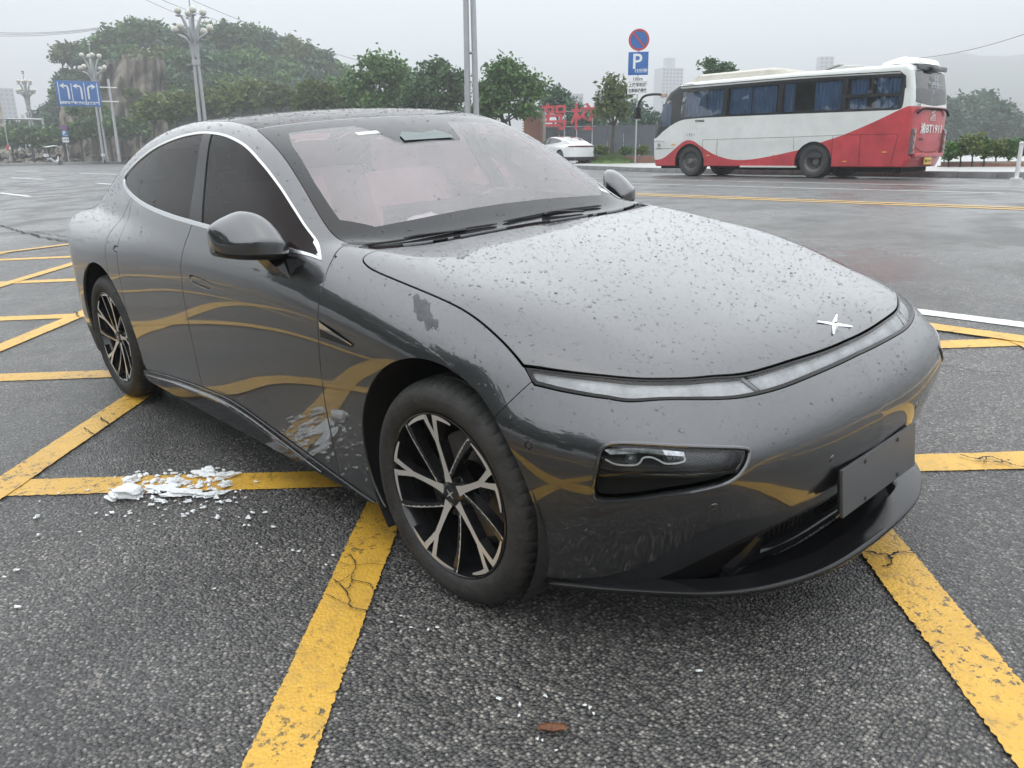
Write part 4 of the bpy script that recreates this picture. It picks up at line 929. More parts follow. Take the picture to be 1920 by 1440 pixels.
# ------------------------------------------------------------------ broken polystyrene foam beside the car
foam = mat('polystyrene', (.80, .82, .83), .7, bump=.5, bscale=160)
def chunk(name, px, py, L, W, Hh, ang, seed, blocky=0, sub=3):
    rr = random.Random(seed); bm = bmesh.new()
    if blocky: bmesh.ops.create_cube(bm, size=1.3); bmesh.ops.bevel(bm, geom=bm.edges[:], offset=.12, segments=1, affect='EDGES'); bmesh.ops.subdivide_edges(bm, edges=bm.edges[:], cuts=2, use_grid_fill=True)
    else: bmesh.ops.create_icosphere(bm, subdivisions=sub + (1 if sub == 3 else 0), radius=.62)
    p = [rr.uniform(0, 9) for _ in range(6)]; amp = .10 if blocky else .42
    for v in bm.verts:
        c = v.co; k = 1 + amp * (math.sin(c.x * 5 + p[0]) * math.sin(c.y * 6 + p[1]) + .7 * math.sin(c.z * 9 + p[2] + c.x * 4)) + rr.gauss(0, .02 if blocky else .085)
        v.co = c * k
        if blocky and c.x < -.2: v.co.z *= .62; v.co.y *= .8 + rr.gauss(0, .08)
    for v in bm.verts: v.co.x *= L; v.co.y *= W; v.co.z = max(v.co.z * Hh, -Hh * .32)
    lo = min(v.co.z for v in bm.verts)
    for v in bm.verts: v.co.z -= lo
    me = bpy.data.meshes.new(name); bm.to_mesh(me); bm.free()
    g = gpt(px, py); o = link(name, me, None, foam); o.location = (g[0], g[1], Hs(g[0], g[1]) + .008); o.rotation_euler = (R_(2.9), 0, ang); return o
big = [((240, 932), .105, .065, .050, .75, 1, 'largest angular block of white polystyrene foam, flat pale face towards the viewer'), ((212, 938), .055, .035, .026, .4, 0, 'lumpy white foam piece at the far left tip of the heap'), ((246, 908), .055, .045, .038, 1.2, 0, 'rounded white foam lump standing behind the angular block'),
       ((345, 930), .135, .042, .028, .78, 0, 'long crumbly white foam piece in front of the yellow line'), ((300, 921), .11, .04, .022, .78, 0, 'flat band of white foam crumbs between block and long piece'), ((330, 911), .075, .05, .034, .6, 0, 'white foam lump in the middle of the yellow line'),
       ((388, 893), .085, .05, .036, .7, 0, 'knobbly white foam piece on the upper edge of the yellow line'), ((424, 898), .085, .035, .03, 1.5, 0, 'slanting white foam slab at the right end of the heap'), ((425, 915), .05, .028, .024, 1.6, 0, 'small upright white foam bit below the slanting slab'), ((400, 932), .095, .03, .02, 1.3, 0, 'ragged white foam strip at the lower right of the heap')]
for i, (p, L, W, Hh, a, bl, lab) in enumerate(big): tag(chunk('foam_piece', *p, L * .84, W * .84, Hh * .8, a, i + 3, bl), lab, 'foam piece', 'broken polystyrene foam')
frag = [(275, 892, 30), (296, 895, 28), (310, 891, 26), (326, 891, 32), (338, 893, 20), (358, 897, 42), (372, 896, 40), (420, 884, 20), (290, 905, 42), (273, 908, 34), (306, 903, 30), (318, 905, 24), (376, 913, 44), (388, 906, 30), (394, 920, 34), (403, 921, 30), (406, 936, 34), (415, 945, 34), (430, 943, 34), (386, 936, 20), (309, 945, 24), (284, 950, 34), (381, 955, 30), (352, 966, 18), (363, 962, 30), (345, 971, 24), (413, 958, 20), (409, 973, 36), (466, 974, 34), (473, 964, 26), (497, 964, 26), (211, 964, 26), (200, 969, 18), (181, 965, 18), (69, 973, 34), (440, 936, 18), (461, 936, 18), (444, 945, 16), (467, 988, 20), (458, 988, 20), (513, 991, 22), (549, 1035, 20), (560, 1037, 20), (625, 1044, 18), (482, 1022, 14), (490, 1029, 14), (402, 1107, 16), (33, 1142, 32), (32, 1072, 22), (9, 1085, 20), (72, 1006, 24), (110, 928, 18), (217, 898, 14), (205, 919, 16), (260, 980, 14), (150, 1000, 14), (611, 1062, 16), (752, 1158, 16), (734, 1170, 16), (770, 1180, 18), (803, 1184, 18), (820, 1180, 22), (752, 1187, 14), (1310, 1262, 28), (1023, 1309, 22), (973, 1346, 22), (935, 1314, 30), (975, 1325, 24), (1008, 1389, 16), (1017, 1392, 16), (1043, 1411, 16), (1096, 1326, 20), (1106, 1331, 20), (1113, 1342, 22)]
rf = random.Random(5)
for _ in range(26): frag.append((rf.gauss(320, 48), 912 + rf.gauss(0, 14), rf.uniform(24, 46)))
for _ in range(70):      # finer spill round the heap
    frag.append((rf.gauss(330, 70), 918 + rf.gauss(0, 22) + (rf.random() < .25) * rf.uniform(0, 60), rf.uniform(7, 20)))
proto = [chunk('foam_crumb', 300, 920, .02, .014, .009, 0, 60 + k, 0, 2) for k in range(4)]
used = [0] * 4
for i, (px, py, s) in enumerate(frag):
    k = i % 4
    if used[k]: o = proto[k].copy(); COL.objects.link(o)
    else: o = proto[k]; used[k] = 1
    g = gpt(px, py); D = (Vector(g) - Vector(CAM_LOC)).length; L = s * .38 * D / 1500 / .025; o.scale = (L * 1.0, L * .8, L * .8); o.location = (g[0], g[1], Hs(g[0], g[1]) + .006); o.rotation_euler = (R_(2.9), 0, RNG.uniform(0, 6.28))
    tag(o, 'tiny white crumb of polystyrene foam scattered on the wet asphalt', 'foam crumb', 'scattered foam crumbs')
# splinter of wood
g = gpt(1036, 1374); m = MB()
m.tube(crom([(-.036, 0, .008), (-.02, .003, .011), (.0, -.002, .012), (.018, .002, .011), (.034, -.001, .008)], 3), [.005, .008, .010, .0105, .011, .0115, .012, .012, .0115, .011, .010, .009, .006], 9, flat=.62)
wd_ = m.build('wood_splinter', mat('wet_brown_wood', (.16, .062, .028), .45, var=.5, vscale=40, bump=.6, bscale=120), None); wd_.location = (g[0], g[1], Hs(g[0], g[1]) + .005); wd_.rotation_euler = (0, 0, R_(48)); tag(wd_, 'reddish brown splinter of wood on the asphalt in front of the car', 'wood splinter')
# ================================================================== coach on the far side of the road
BUS = empty('coach', mx=Matrix.Translation((-13.524 - 1.05 * .01745 * -1, 19.25 + 1.05, Z0)) @ Matrix.Rotation(R_(179), 4, 'Z'))
tag(BUS, 'white and red coach with blue curtains parked along the far kerb', 'coach')
WBUS = 1.05
def _bus(x, y, z):
    sf = np.interp(z, [.2, .35, .6, 1.1, 1.3, 1.8, 2.3, 2.5, 2.65, 2.8, 3.], [1.46, 1.56, 1.62, 1.64, 1.60, 1.45, 1.24, 1.10, .85, .55, -.2]) - .22 * np.abs(y / WBUS) ** 3
    sr = np.interp(z, [.2, .5, .9, 1.7, 2.2, 2.6, 2.9], [-6.55, -6.68, -6.70, -6.70, -6.64, -6.55, -6.3]) + .07 * np.abs(y / WBUS) ** 3
    zt = np.interp(x, [-7, -6.4, -3.5, .2, .8, 1.6], [2.74, 2.80, 2.82, 2.80, 2.74, 2.5]) - .04 * (y / WBUS) ** 2
    wd = WBUS - np.interp(z, [.3, 1.0, 1.7, 2.8], [.03, 0, .0, .05])
    f = smax(np.abs(y) - wd, z - zt, .18); f = smax(f, x - sf, .22); f = smax(f, sr - x, .12); return smax(f, .30 - z, .04)
hb = .055; xs = np.arange(-6.85, 1.75, hb); ys = np.arange(-1.2, 1.21, hb); zs = np.arange(.2, 3.0, hb)
G = np.meshgrid(xs, ys, zs, indexing='ij'); Fb = _bus(*[g.ravel() for g in G]).reshape(G[0].shape)
BM_ = net(Fb, xs, ys, zs, _bus, hb)
side = lambda x, y, z: np.abs(y) > .7
f = np.minimum(np.hypot(BM_[0][:, 0] - .0, BM_[0][:, 2] - .44) - .53, np.hypot(BM_[0][:, 0] + 4.10, BM_[0][:, 2] - .44) - .53); f = np.where(np.abs(BM_[0][:, 1]) > .7, f, 1.); _, BM_ = cut(BM_, f)
BAND = curve([(1.75, 1.25), (1.53, 1.235), (1.36, 1.15), (1.20, 1.24), (1.01, 1.38), (.5, 1.63), (-.09, 1.705), (-2, 1.715), (-6.15, 1.69)], [(-6.15, 1.69), (-6.34, 1.72), (-6.38, 1.85)], [(-6.37, 2.40), (-6.30, 2.53), (-6.12, 2.56)], [(-6.12, 2.56), (-3.5, 2.61), (.30, 2.60), (.46, 2.62)], [(.60, 2.9), (1.75, 2.9)])
bwhite = mat('coach_white_paint', (.70, .72, .70), .33, coat=.5, var=.08, vscale=2.5); bred = mat('coach_red_paint', (.50, .055, .065), .34, coat=.5, var=.24, vscale=1.8); bblk = mat('coach_black_gloss', (.02, .021, .023), .15, coat=.5)
bglass = glassmat('coach_glass', (.72, .78, .82), 1.5, base=.08)
band, BM_ = split(BM_, BAND, 'side', side, gap=0)
PANES = [[(.42, 1.76), (-1.12, 1.77), (-1.12, 2.50), (.36, 2.48)], [(-1.25, 1.77), (-2.90, 1.77), (-2.90, 2.52), (-1.25, 2.51)], [(-3.05, 1.77), (-4.74, 1.76), (-4.74, 2.52), (-3.05, 2.52)],
         [(-4.88, 2.12), (-5.52, 2.11), (-5.52, 2.50), (-4.88, 2.51)], [(-5.57, 2.11), (-6.27, 2.10), (-6.27, 2.48), (-5.57, 2.50)], [(-4.88, 1.76), (-6.24, 1.75), (-6.26, 2.03), (-4.88, 2.05)], [(1.42, 1.52), (.76, 1.50), (.74, 2.27), (1.22, 2.28)]]
panes = []
for p in PANES: q, band = split(band, np.array(p), 'side', side, gap=0); panes.append(q)
FW = np.array([(-.9, 1.30), (.9, 1.30), (.86, 2.55), (-.86, 2.55)]); fwm, BM_ = split(BM_, FW, 'front', lambda x, y, z: x > .4, gap=.004)
REDP = curve([(1.8, .50), (1.57, .51), (1.25, .50), (1.01, .55), (.75, .70), (.46, .90), (.25, 1.03), (.05, 1.08), (-.18, 1.03), (-.44, .88), (-.94, .64), (-1.6, .495), (-2.4, .53), (-3.55, .73), (-3.9, .82), (-4.39, .97), (-4.9, 1.12), (-5.71, 1.43), (-6.35, 1.71), (-6.55, 1.77), (-7.0, 1.74)], [(-7, .1), (1.8, .1)])
RW = curve(crom([(-.86, 1.86), (-.92, 1.95), (-.90, 2.50), (-.82, 2.60), (0, 2.63), (.82, 2.60), (.90, 2.50), (.92, 1.95), (.86, 1.86), (0, 1.80), (-.86, 1.86)], 3))
rwm, BM_ = split(BM_, RW, 'front', lambda x, y, z: x < -6.2, gap=.004)
redm, BM_ = split(BM_, REDP, 'side', None, gap=0)
BM_body = panelmesh('body_white', BM_, bwhite, BUS, flange=0, halves='one', seam=False); panelmesh('body_red', redm, bred, BUS, flange=0, halves='one', seam=False)
panelmesh('window_band', band, bblk, BUS, flange=.02, halves='one', seam=False)
panelmesh('windscreen', fwm, glassmat('coach_screen', (.25, .28, .3), 1.5), BUS, flange=.01, halves='one', seam=False); rw_ = panelmesh('rear_window', rwm, glassmat('coach_rear_glass', (.14, .16, .19), 1.5, base=.12), BUS, flange=.01, halves='one', seam=False)
for q in panes:
    for sg in (1, -1):
        a, b = cut(q, -sg * q[0][:, 1]); panelmesh('window_pane', a, bglass, BUS, flange=.006, push=-.004, halves='one', seam=False)
# inside: dark lining, blue curtains
curt = mat('blue_curtain', (.20, .33, .58), .8, var=.2, vscale=3)
MB().box((-2.6, 0, 1.0), (7.6, 1.9, .9)).build('saloon', mat('saloon_dark', (.05, .055, .065), .8), BUS, smooth=False)
MB().box((-2.7, -.55, 2.1), (7.4, .02, 1.1)).build('far_lining', mat('far_lining', (.26, .30, .34), .8, var=.3, vscale=1), BUS, smooth=False)
def curtain(x0, x1, z0, z1, y=.93, nw=9):
    k = nw * 6; v = []
    for i in range(k + 1):
        t = i / k; x = x0 + (x1 - x0) * t; yy = y + .025 * math.sin(t * nw * 2 * math.pi) + .01 * math.sin(t * 31)
        v += [(x, yy, z0 + .01 * math.sin(t * 17)), (x, yy, z1)]
    mesh('curtain', v, [(2 * i, 2 * i + 2, 2 * i + 3, 2 * i + 1) for i in range(k)], curt, BUS, sharp=None)
for a, b, k in ((.30, -.45, 6), (-.50, -1.10, 5), (-1.30, -2.0, 6), (-2.05, -2.80, 6), (-3.05, -3.35, 4), (-3.95, -4.70, 6), (-4.95, -5.4, 5), (-5.62, -6.2, 5), ): curtain(a, b, 1.60, 2.5, nw=k)
for a, b in ((1.20, .99), (.96, .78)): curtain(a, b, 1.52, 2.2, y=.90, nw=3)
# gutter rail, waist line, luggage doors
MB().tube([(.5, 1.05, 2.655), (-3.5, 1.045, 2.66), (-6.2, 1.045, 2.60), (-6.36, 1.05, 2.48), (-6.40, 1.06, 2.2)], .013, 6).build('gutter_rail', bblk, BUS)
dl = mat('panel_gap', (.03, .03, .03), .8)
def gapline(pts, w_=.008): MB().tube([(a, 1.052, b) for a, b in pts], w_ / 2, 5).build('hatch_gap', dl, BUS)
for p in ([(-.45, 1.08), (-1.0, 1.085), (-3.49, 1.10), (-4.75, 1.12)], [(-4.75, 1.125), (-6.35, 1.115)], [(-.47, 1.08), (-.50, .55)], [(-1.0, 1.085), (-1.0, .60)], [(-3.49, 1.10), (-3.52, .76)], [(-4.62, 1.12), (-4.64, .33)], [(-5.38, 1.12), (-5.40, .33)], [(-6.35, 1.115), (-6.22, .34)], [(1.45, .83), (.6, .85)]): gapline(p)
for x, z in ((-.70, .62), (-2.95, .62), (-5.02, .45), (-6.05, .68)): MB().box((x, 1.056, z), (.12, .012, .03), bev=.004).build('side_marker', mat('marker_amber', (.75, .38, .12), .3, coat=.5), BUS)
MB().box((.62, 1.045, .955), (.14, .02, .05), bev=.008).build('indicator', MATS['marker_amber'], BUS)
MB().box((-2.74, 1.045, .305), (1.8, .05, .045), bev=.006).build('step_rail', mat('step_alloy', (.70, .70, .66), .4, metal=.3), BUS)
# lettering and emblems
dk = mat('lettering_dark', (.03, .03, .035), .5); wl = mat('lettering_white', (.80, .78, .76), .5)
SIDE = lambda x, z, y=1.056: Matrix.Translation((x, y, z)) @ Matrix(((-1, 0, 0, 0), (0, 0, 1, 0), (0, 1, 0, 0), (0, 0, 0, 1)))
text('maker_lettering', 'YUTONG', .085, dk, BUS, SIDE(-.33, 1.625), bold=.004, width=.34); text('side_lettering', '1 7.2 1', .10, dk, BUS, SIDE(-.02, 1.235), width=.28)
def ring_mark(name, mx, r, m):
    g = MB()
    for k in range(4): a = R_(45 + 90 * k); g.tube([(r * math.cos(a + .9) * .35, r * math.sin(a + .9) * .35, 0), (r * math.cos(a), r * math.sin(a), 0), (r * math.cos(a + .7) * .9, r * math.sin(a + .7) * .9, 0)], r * .14, 5)
    g.build(name, m, BUS, mx=mx)
ring_mark('operator_emblem', SIDE(1.18, .95), .055, dk)
MB().tube(crom([(1.40, 1.05, 1.04), (1.28, 1.056, 1.075), (1.18, 1.056, 1.08), (1.05, 1.056, 1.065), (.95, 1.056, 1.03)], 3), .008, 5).build('operator_arc', mat('lettering_grey', (.35, .36, .36), .5), BUS)
text('operator_name', '重庆公交', .05, dk, BUS, SIDE(1.18, .845)); text('rail_lettering', 'Z  校车专用客运', .07, dk, BUS, SIDE(.28, 2.72, 1.045) if False else SIDE(.20, 2.69, 1.052), width=.5)
REAR = lambda y, z, x=-6.712: Matrix.Translation((x, y, z)) @ Matrix(((0, 0, -1, 0), (-1, 0, 0, 0), (0, 1, 0, 0), (0, 0, 0, 1)))
text('fleet_number', '渝BT1911', .27, wl, BUS, REAR(-.02, 1.23), bold=.006, width=1.30); text('operator_name', '重庆公交', .10, wl, BUS, REAR(-.02, 1.47), width=.34)
ring_mark('operator_emblem', REAR(-.02, 1.60), .11, wl)
text('rear_window_lettering', '安全第一', .16, mat('window_print', (.5, .55, .6), .5), BUS, REAR(-.1, 2.28, -6.665)); text('rear_window_lettering', '礼让', .14, MATS['window_print'], BUS, REAR(-.1, 2.46, -6.64))
text('rear_small_print', '限速标志', .07, dk, BUS, REAR(.55, .98)); text('rear_small_print', '客车', .08, dk, BUS, REAR(-.62, .98)); text('rear_small_print', 'Z', .12, dk, BUS, REAR(-.62, 1.08))
mm = MB(); mm.lathe([(.085, 0), (.10, .004), (.10, 0)], 20); mm.build('speed_roundel', dk, BUS, mx=REAR(.86, 1.79, -6.69)); text('speed_roundel_print', '100', .09, dk, BUS, REAR(.86, 1.79, -6.69))
MB().tube(crom([(-6.72, .95, 1.60), (-6.735, .7, 1.70), (-6.735, .3, 1.72), (-6.735, -.3, 1.72), (-6.735, -.7, 1.70), (-6.72, -.95, 1.58)], 4), .035, 6, flat=.8).build('engine_vent', void_black, BUS)
MB().tube(crom([(-6.71, .85, .80), (-6.715, .5, .70), (-6.715, 0, .665), (-6.715, -.5, .70), (-6.71, -.85, .80)], 4), .008, 5).build('engine_cover_gap', dl, BUS)
for s in (1, -1):
    MB().box((-6.66, .93 * s, .93), (.10, .16, .62), bev=.04).build('tail_light_cluster', mat('tail_cluster', (.16, .11, .11), .15, coat=1, var=.4, vscale=6), BUS)
    for z in (.75, .93, 1.12): MB().lathe([(.0001, .012), (.05, .008), (.06, 0)], 16).build('tail_light_lens', mat('tail_lens', (.28, .07, .06), .1, coat=1), BUS, mx=Matrix.Translation((-6.712, .93 * s, z)) @ Matrix.Rotation(R_(-90), 4, 'Y'))
MB().box((-6.70, 0, .60), (.10, 1.75, .09), bev=.03).build('rear_bumper_ledge', bred, BUS)
MB().box((-6.735, .05, .45), (.015, .44, .17), bev=.004).build('number_plate', mat('plate_yellow', (.72, .47, .10), .45, var=.2, vscale=12), BUS); text('number_plate_print', '渝BT1911', .09, dk, BUS, REAR(.05, .45, -6.745), width=.38)
MB().box((-6.60, .0, 2.68), (.16, .5, .12), bev=.05).build('rear_camera', bblk, BUS); MB().box((-6.545, 0, 2.70), (.06, 1.72, .12), bev=.02).build('rear_dark_brow', mat('brow_grey', (.09, .095, .10), .3), BUS)
# roof units
beige = mat('roof_unit_beige', (.50, .48, .42), .6, var=.15, vscale=2)
def pod(name, x0, x1, wd, h, m):
    v = []; st = [(x0, .3, 0), (x0 - .12, .75, .6), (x0 - .5, 1, .95), (x1 + .5, 1, 1), (x1 + .12, .8, .7), (x1, .35, 0)]
    for x, k, kz in st:
        for y, z in ((-1, 0), (-.92, .7), (-.6, 1), (.6, 1), (.92, .7), (1, 0)): v.append((x, y * wd * k, 2.78 + z * h * kz))
    return mesh(name, v, [(i * 6 + j, (i + 1) * 6 + j, (i + 1) * 6 + j + 1, i * 6 + j + 1) for i in range(5) for j in range(5)], m, BUS, sharp=50)
pod('roof_air_conditioner', .55, -2.9, .78, .24, beige); pod('roof_air_conditioner', -5.45, -6.55, .9, .20, bwhite); pod('roof_hatch', -3.9, -5.0, .5, .16, mat('roof_hatch_grey', (.42, .42, .41), .6))
MB().box((-3.85, -.2, 2.93), (.5, .5, .03)).build('hatch_lid', MATS['roof_hatch_grey'], BUS, mx=Matrix.Translation((-3.85, -.2, 2.9)) @ Matrix.Rotation(R_(12), 4, 'Y') @ Matrix.Translation((3.85, .2, -2.9)))
# mirror arm
m = MB(); m.tube(crom([(1.18, .80, 2.46), (1.45, .98, 2.50), (1.80, 1.10, 2.46), (1.98, 1.14, 2.25), (2.02, 1.14, 2.05)], 5), .042, 8); m.box((2.03, 1.15, 1.95), (.16, .22, .38), bev=.05); m.build('mirror_arm', bblk, BUS)
MB().box((1.22, .86, 2.46), (.22, .10, .13), bev=.04).build('roof_marker_lamp', mat('marker_lamp', (.55, .40, .34), .3), BUS)
# wheels
def buswheel(x, s, rear):
    W = empty('wheel'); W.parent = BUS; W.location = (x, .80 * s, .452)
    if s < 0: W.rotation_euler = (0, 0, math.pi)
    MB().lathe([(.265, .17), (.30, .20), (.36, .21), (.42, .19), (.452, .13), (.455, -.13), (.42, -.19), (.30, -.2), (.26, -.16)], 56, axis='y').build('tyre', mat('coach_tyre', (.045, .045, .047), .75, var=.2, vscale=4), W).scale = (-1, 1, 1)
    st = mat('coach_rim', (.16, .155, .15), .5, metal=.5, var=.3, vscale=8)
    prof = [(.0001, .19), (.07, .19), (.09, .17), (.10, .13), (.17, .12), (.22, .10), (.255, .15), (.27, .175)] if not rear else [(.0001, .04), (.09, .04), (.11, -.02), (.17, -.03), (.20, .02), (.235, .14), (.255, .165), (.27, .175)]
    MB().lathe(prof, 40, axis='y').build('rim', st, W).scale = (-1, 1, 1)
    for k in range(8):
        a = 2 * math.pi * k / 8; MB().lathe([(.0001, .02), (.018, .018), (.02, 0)], 8, axis='y', c=(.145 * math.cos(a), .115 if not rear else -.03, .145 * math.sin(a))).build('wheel_nut', void_black, W)
for x, r in ((0, 0), (-4.10, 1)):
    buswheel(x, 1, r); buswheel(x, -1, r)
    for s in (1, -1): MB().lathe([(.535, 1.045 * s), (.54, .7 * s), (.54, .45 * s), (.02, .45 * s)], 28, axis='y', c=(x, 0, .44), a0=R_(-15), a1=R_(195)).build('wheel_housing', void_black, BUS)
for c_, d_ in (((-2.2, 0, .28), (2.6, 1.6, .14)), ((-5.6, 0, .26), (1.6, 1.5, .16)), ((.95, 0, .28), (.7, 1.5, .1))): MB().box(c_, d_).build('chassis_tray', void_black, BUS, smooth=False)
MB().box((-6.3, .75, .22), (.06, .3, .12)).build('mud_flap', void_black, BUS, smooth=False)
# ================================================================== pavement, kerbs
KP = [(-44, 34.5), (-30, 28.6), (-22.8, 25.6), (-18.9, 23.4), (-15, 22.2), (-10, 21.7), (-4.75, 21.35)]
kc = crom(KP, 6); inner = [(-44, 75), (6, 75), (6, 21.9), (-3.4, 21.75)]
pv = [tuple(p) for p in kc] + [(-4.55, 21.5), (-4.5, 75), (-44, 75)]
pave = mat('pavement_concrete', (.38, .38, .37), .42, var=.18, vscale=2.5, bump=.2, bscale=30)
m = MB(); m.prism(pv, Z0 - .05, Z0 + .15); pav = m.build('pavement', pave, None, smooth=False); tag(pav, kind='structure')
kst = mat('kerb_granite', (.24, .245, .25), .55, var=.3, vscale=5, bump=.3, bscale=60)
d = [0]
for a, b in zip(kc[:-1], kc[1:]): d.append(d[-1] + np.linalg.norm(b - a))
t = 0
while t < d[-1] - .3:
    e = min(t + .98, d[-1]); a = np.array([np.interp(t + .008, d, [p[k] for p in kc]) for k in (0, 1)]); b = np.array([np.interp(e - .008, d, [p[k] for p in kc]) for k in (0, 1)])
    c_ = (a + b) / 2; an = math.atan2(b[1] - a[1], b[0] - a[0])
    MB().box((0, 0, 0), (np.linalg.norm(b - a), .16, .26), bev=.012).build('kerbstone', kst, pav, mx=Matrix.Translation((c_[0], c_[1] - .03, Z0 + .035 + RNG.normal(0, .003))) @ Matrix.Rotation(an, 4, 'Z')); t = e
for x, y, dx, dy in ((-4.2, 22.6, .9, 2.2),): MB().box((x, y, Z0 + .05), (dx, dy, .1), bev=.02).build('kerb_ramp', mat('dark_ramp', (.05, .05, .05), .6), pav)
# far left pavement strip and its kerb
fk = [at(-260, 318, 1), at(-150, 316, 1), at(0, 312, 1), at(130, 309, 1), at(240, 306.5, 1), at(420, 303, 1), at(640, 300, 1)]
def onz(v, z): dd = v - Vector(CAM_LOC); return Vector(CAM_LOC) + dd * ((z - CAM_LOC[2]) / dd.z)
fkp = [onz(v, Z0) for v in fk]; away = Vector((CAM_F[0], CAM_F[1], 0)).normalized()
pv = [(p.x, p.y) for p in fkp] + [(p.x + away.x * 60, p.y + away.y * 60) for p in reversed(fkp)]
m = MB(); m.prism(pv, Z0 - .05, Z0 + .28); fp = m.build('far_pavement', mat('far_pavement_concrete', (.30, .30, .29), .6, var=.2, vscale=.8), None, smooth=False); tag(fp, kind='structure')

# ================================================================== trees
def leafmat(name, a, b, c):
    m = bpy.data.materials.new(name); m.use_nodes = True; n = m.node_tree; p = n.nodes['Principled BSDF']; g = n.nodes.new('ShaderNodeNewGeometry'); r = n.nodes.new('ShaderNodeValToRGB')
    e = r.color_ramp.elements; e[0].color = (*a, 1); e[1].color = (*c, 1); q = e.new(.55); q.color = (*b, 1); n.links.new(g.outputs['Random Per Island'], r.inputs[0]); n.links.new(r.outputs[0], p.inputs['Base Color'])
    p.inputs['Roughness'].default_value = .5; p.inputs['Specular IOR Level'].default_value = .35
    tr = n.nodes.new('ShaderNodeBsdfTranslucent'); n.links.new(r.outputs[0], tr.inputs[0]); ms = n.nodes.new('ShaderNodeMixShader'); ms.inputs[0].default_value = .25
    n.links.new(p.outputs[0], ms.inputs[1]); n.links.new(tr.outputs[0], ms.inputs[2]); n.links.new(ms.outputs[0], n.nodes['Material Output'].inputs[0]); return m
LM = {'mid': leafmat('leaves_mid_green', (0.045, 0.100, 0.029), (0.083, 0.168, 0.046), (0.142, 0.250, 0.068)), 'dark': leafmat('leaves_dark_green', (0.033, 0.076, 0.031), (0.059, 0.120, 0.046), (0.104, 0.183, 0.066)),
      'yellow': leafmat('leaves_yellow_green', (0.065, 0.104, 0.028), (0.112, 0.165, 0.040), (0.189, 0.232, 0.061)), 'olive': leafmat('leaves_olive', (0.059, 0.091, 0.031), (0.104, 0.140, 0.044), (0.159, 0.189, 0.064)),
      'blue': leafmat('leaves_blue_green', (0.038, 0.081, 0.051), (0.061, 0.122, 0.073), (0.100, 0.177, 0.097))}
bark = mat('bark', (.055, .046, .038), .85, var=.35, vscale=3, bump=.4, bscale=25)
def crownmesh(lobes, n, ls, flat=.75):
    "lobes: (centre, rx, ry, rz); leaves gather in twig clumps near each lobe's skin"
    L = np.array([l[1] * l[2] * l[3] for l in lobes]) ** (2 / 3); L = L / L.sum(); ncl = max(6, n // 14); P = []
    for l, k in zip(lobes, RNG.multinomial(ncl, L)):
        u = RNG.normal(0, 1, (k, 3)); u /= np.linalg.norm(u, axis=1)[:, None]; r = RNG.random(k) ** .45; u[:, 2] = np.where(u[:, 2] < -.55, -u[:, 2], u[:, 2])
        r *= 1 + .22 * np.sin(u[:, 0] * 7 + l[0][0] * 3) * np.sin(u[:, 2] * 6 + u[:, 1] * 5)
        P.append(np.array(l[0]) + u * r[:, None] * np.array(l[1:4]))
    P = np.concatenate(P); i = RNG.integers(0, len(P), n); sp = np.mean([min(l[1:4]) for l in lobes]) * .17 + ls * .6
    Q = P[i] + RNG.normal(0, 1, (n, 3)) * (sp, sp, sp * .7)
    a = RNG.normal(0, 1, (n, 3)); a[:, 2] *= .7; a /= np.linalg.norm(a, axis=1)[:, None]; b = np.cross(a, RNG.normal(0, 1, (n, 3))); b /= np.linalg.norm(b, axis=1)[:, None] + 1e-6
    s = ls * RNG.uniform(.55, 1.3, n)[:, None]; c = np.cross(a, b) * (s * .12)
    V = np.stack([Q - a * s, Q + b * s * .5 + c, Q + a * s, Q - b * s * .5 + c], 1).reshape(-1, 3); F = np.arange(4 * n).reshape(n, 4)
    me = bpy.data.meshes.new('crown'); me.vertices.add(len(V)); me.vertices.foreach_set('co', V.ravel().astype(np.float32)); me.loops.add(4 * n); me.loops.foreach_set('vertex_index', F.ravel().astype(np.int32))
    me.polygons.add(n); me.polygons.foreach_set('loop_start', np.arange(0, 4 * n, 4, dtype=np.int32)); me.update(calc_edges=True); return me
def tree(name, base, lobes, n, ls, kind, label, group=None, trunk=.12, stems=1, cat='tree'):
    b = Vector(base); T = empty(name, b); C0 = sum((Vector(l[0]) for l in lobes), Vector()) / len(lobes)
    lob = [((l[0][0] - b.x, l[0][1] - b.y, l[0][2] - b.z), *l[1:]) for l in lobes]
    link('crown', crownmesh(lob, n, ls), T, LM[kind])
    m = MB(); c0 = C0 - b
    lowest = min(l[0][2] - l[3] for l in lob); fork = max(.35 * c0.z, min(lowest, .8 * c0.z))
    for s in range(stems):
        off = Vector((random.uniform(-1, 1), random.uniform(-1, 1), 0)) * (trunk * 1.6 * (stems > 1))
        f = Vector((c0.x * .5, c0.y * .5, fork)) + off * 3; m.tube(crom([off, off * 1.4 + Vector((c0.x * .1, c0.y * .1, fork * .5)), f], 4), list(np.linspace(trunk, trunk * .62, 9)), 7)
        for l in (lob if stems == 1 else lob[s::stems]):
            e = Vector(l[0]); mid = f.lerp(e, .5) + Vector((random.uniform(-.2, .2), random.uniform(-.2, .2), .1)) * l[1] * .5
            m.tube(crom([f, mid, e + Vector((0, 0, l[3] * .4))], 4), list(np.linspace(trunk * .55, trunk * .12, 9)), 5)
            for _ in range(3):
                w_ = e + Vector((random.uniform(-.8, .8) * l[1], random.uniform(-.8, .8) * l[2], random.uniform(-.3, .8) * l[3])); m.tube([mid, mid.lerp(w_, .55) + Vector((0, 0, .08 * l[3])), w_], [trunk * .26, trunk * .16, trunk * .05], 4)
    m.build('trunk', bark, T, sharp=60); tag(T, label, cat, group); return T
def PX(px, py, rx, ry, D, dj=0.0):
    s = D / 1500; p = at(px, py, D + dj); return (tuple(p), rx * s, rx * s, ry * s)
def ground_at(px, D, z):
    p = at(px, 300, D); return (p.x, p.y, z)
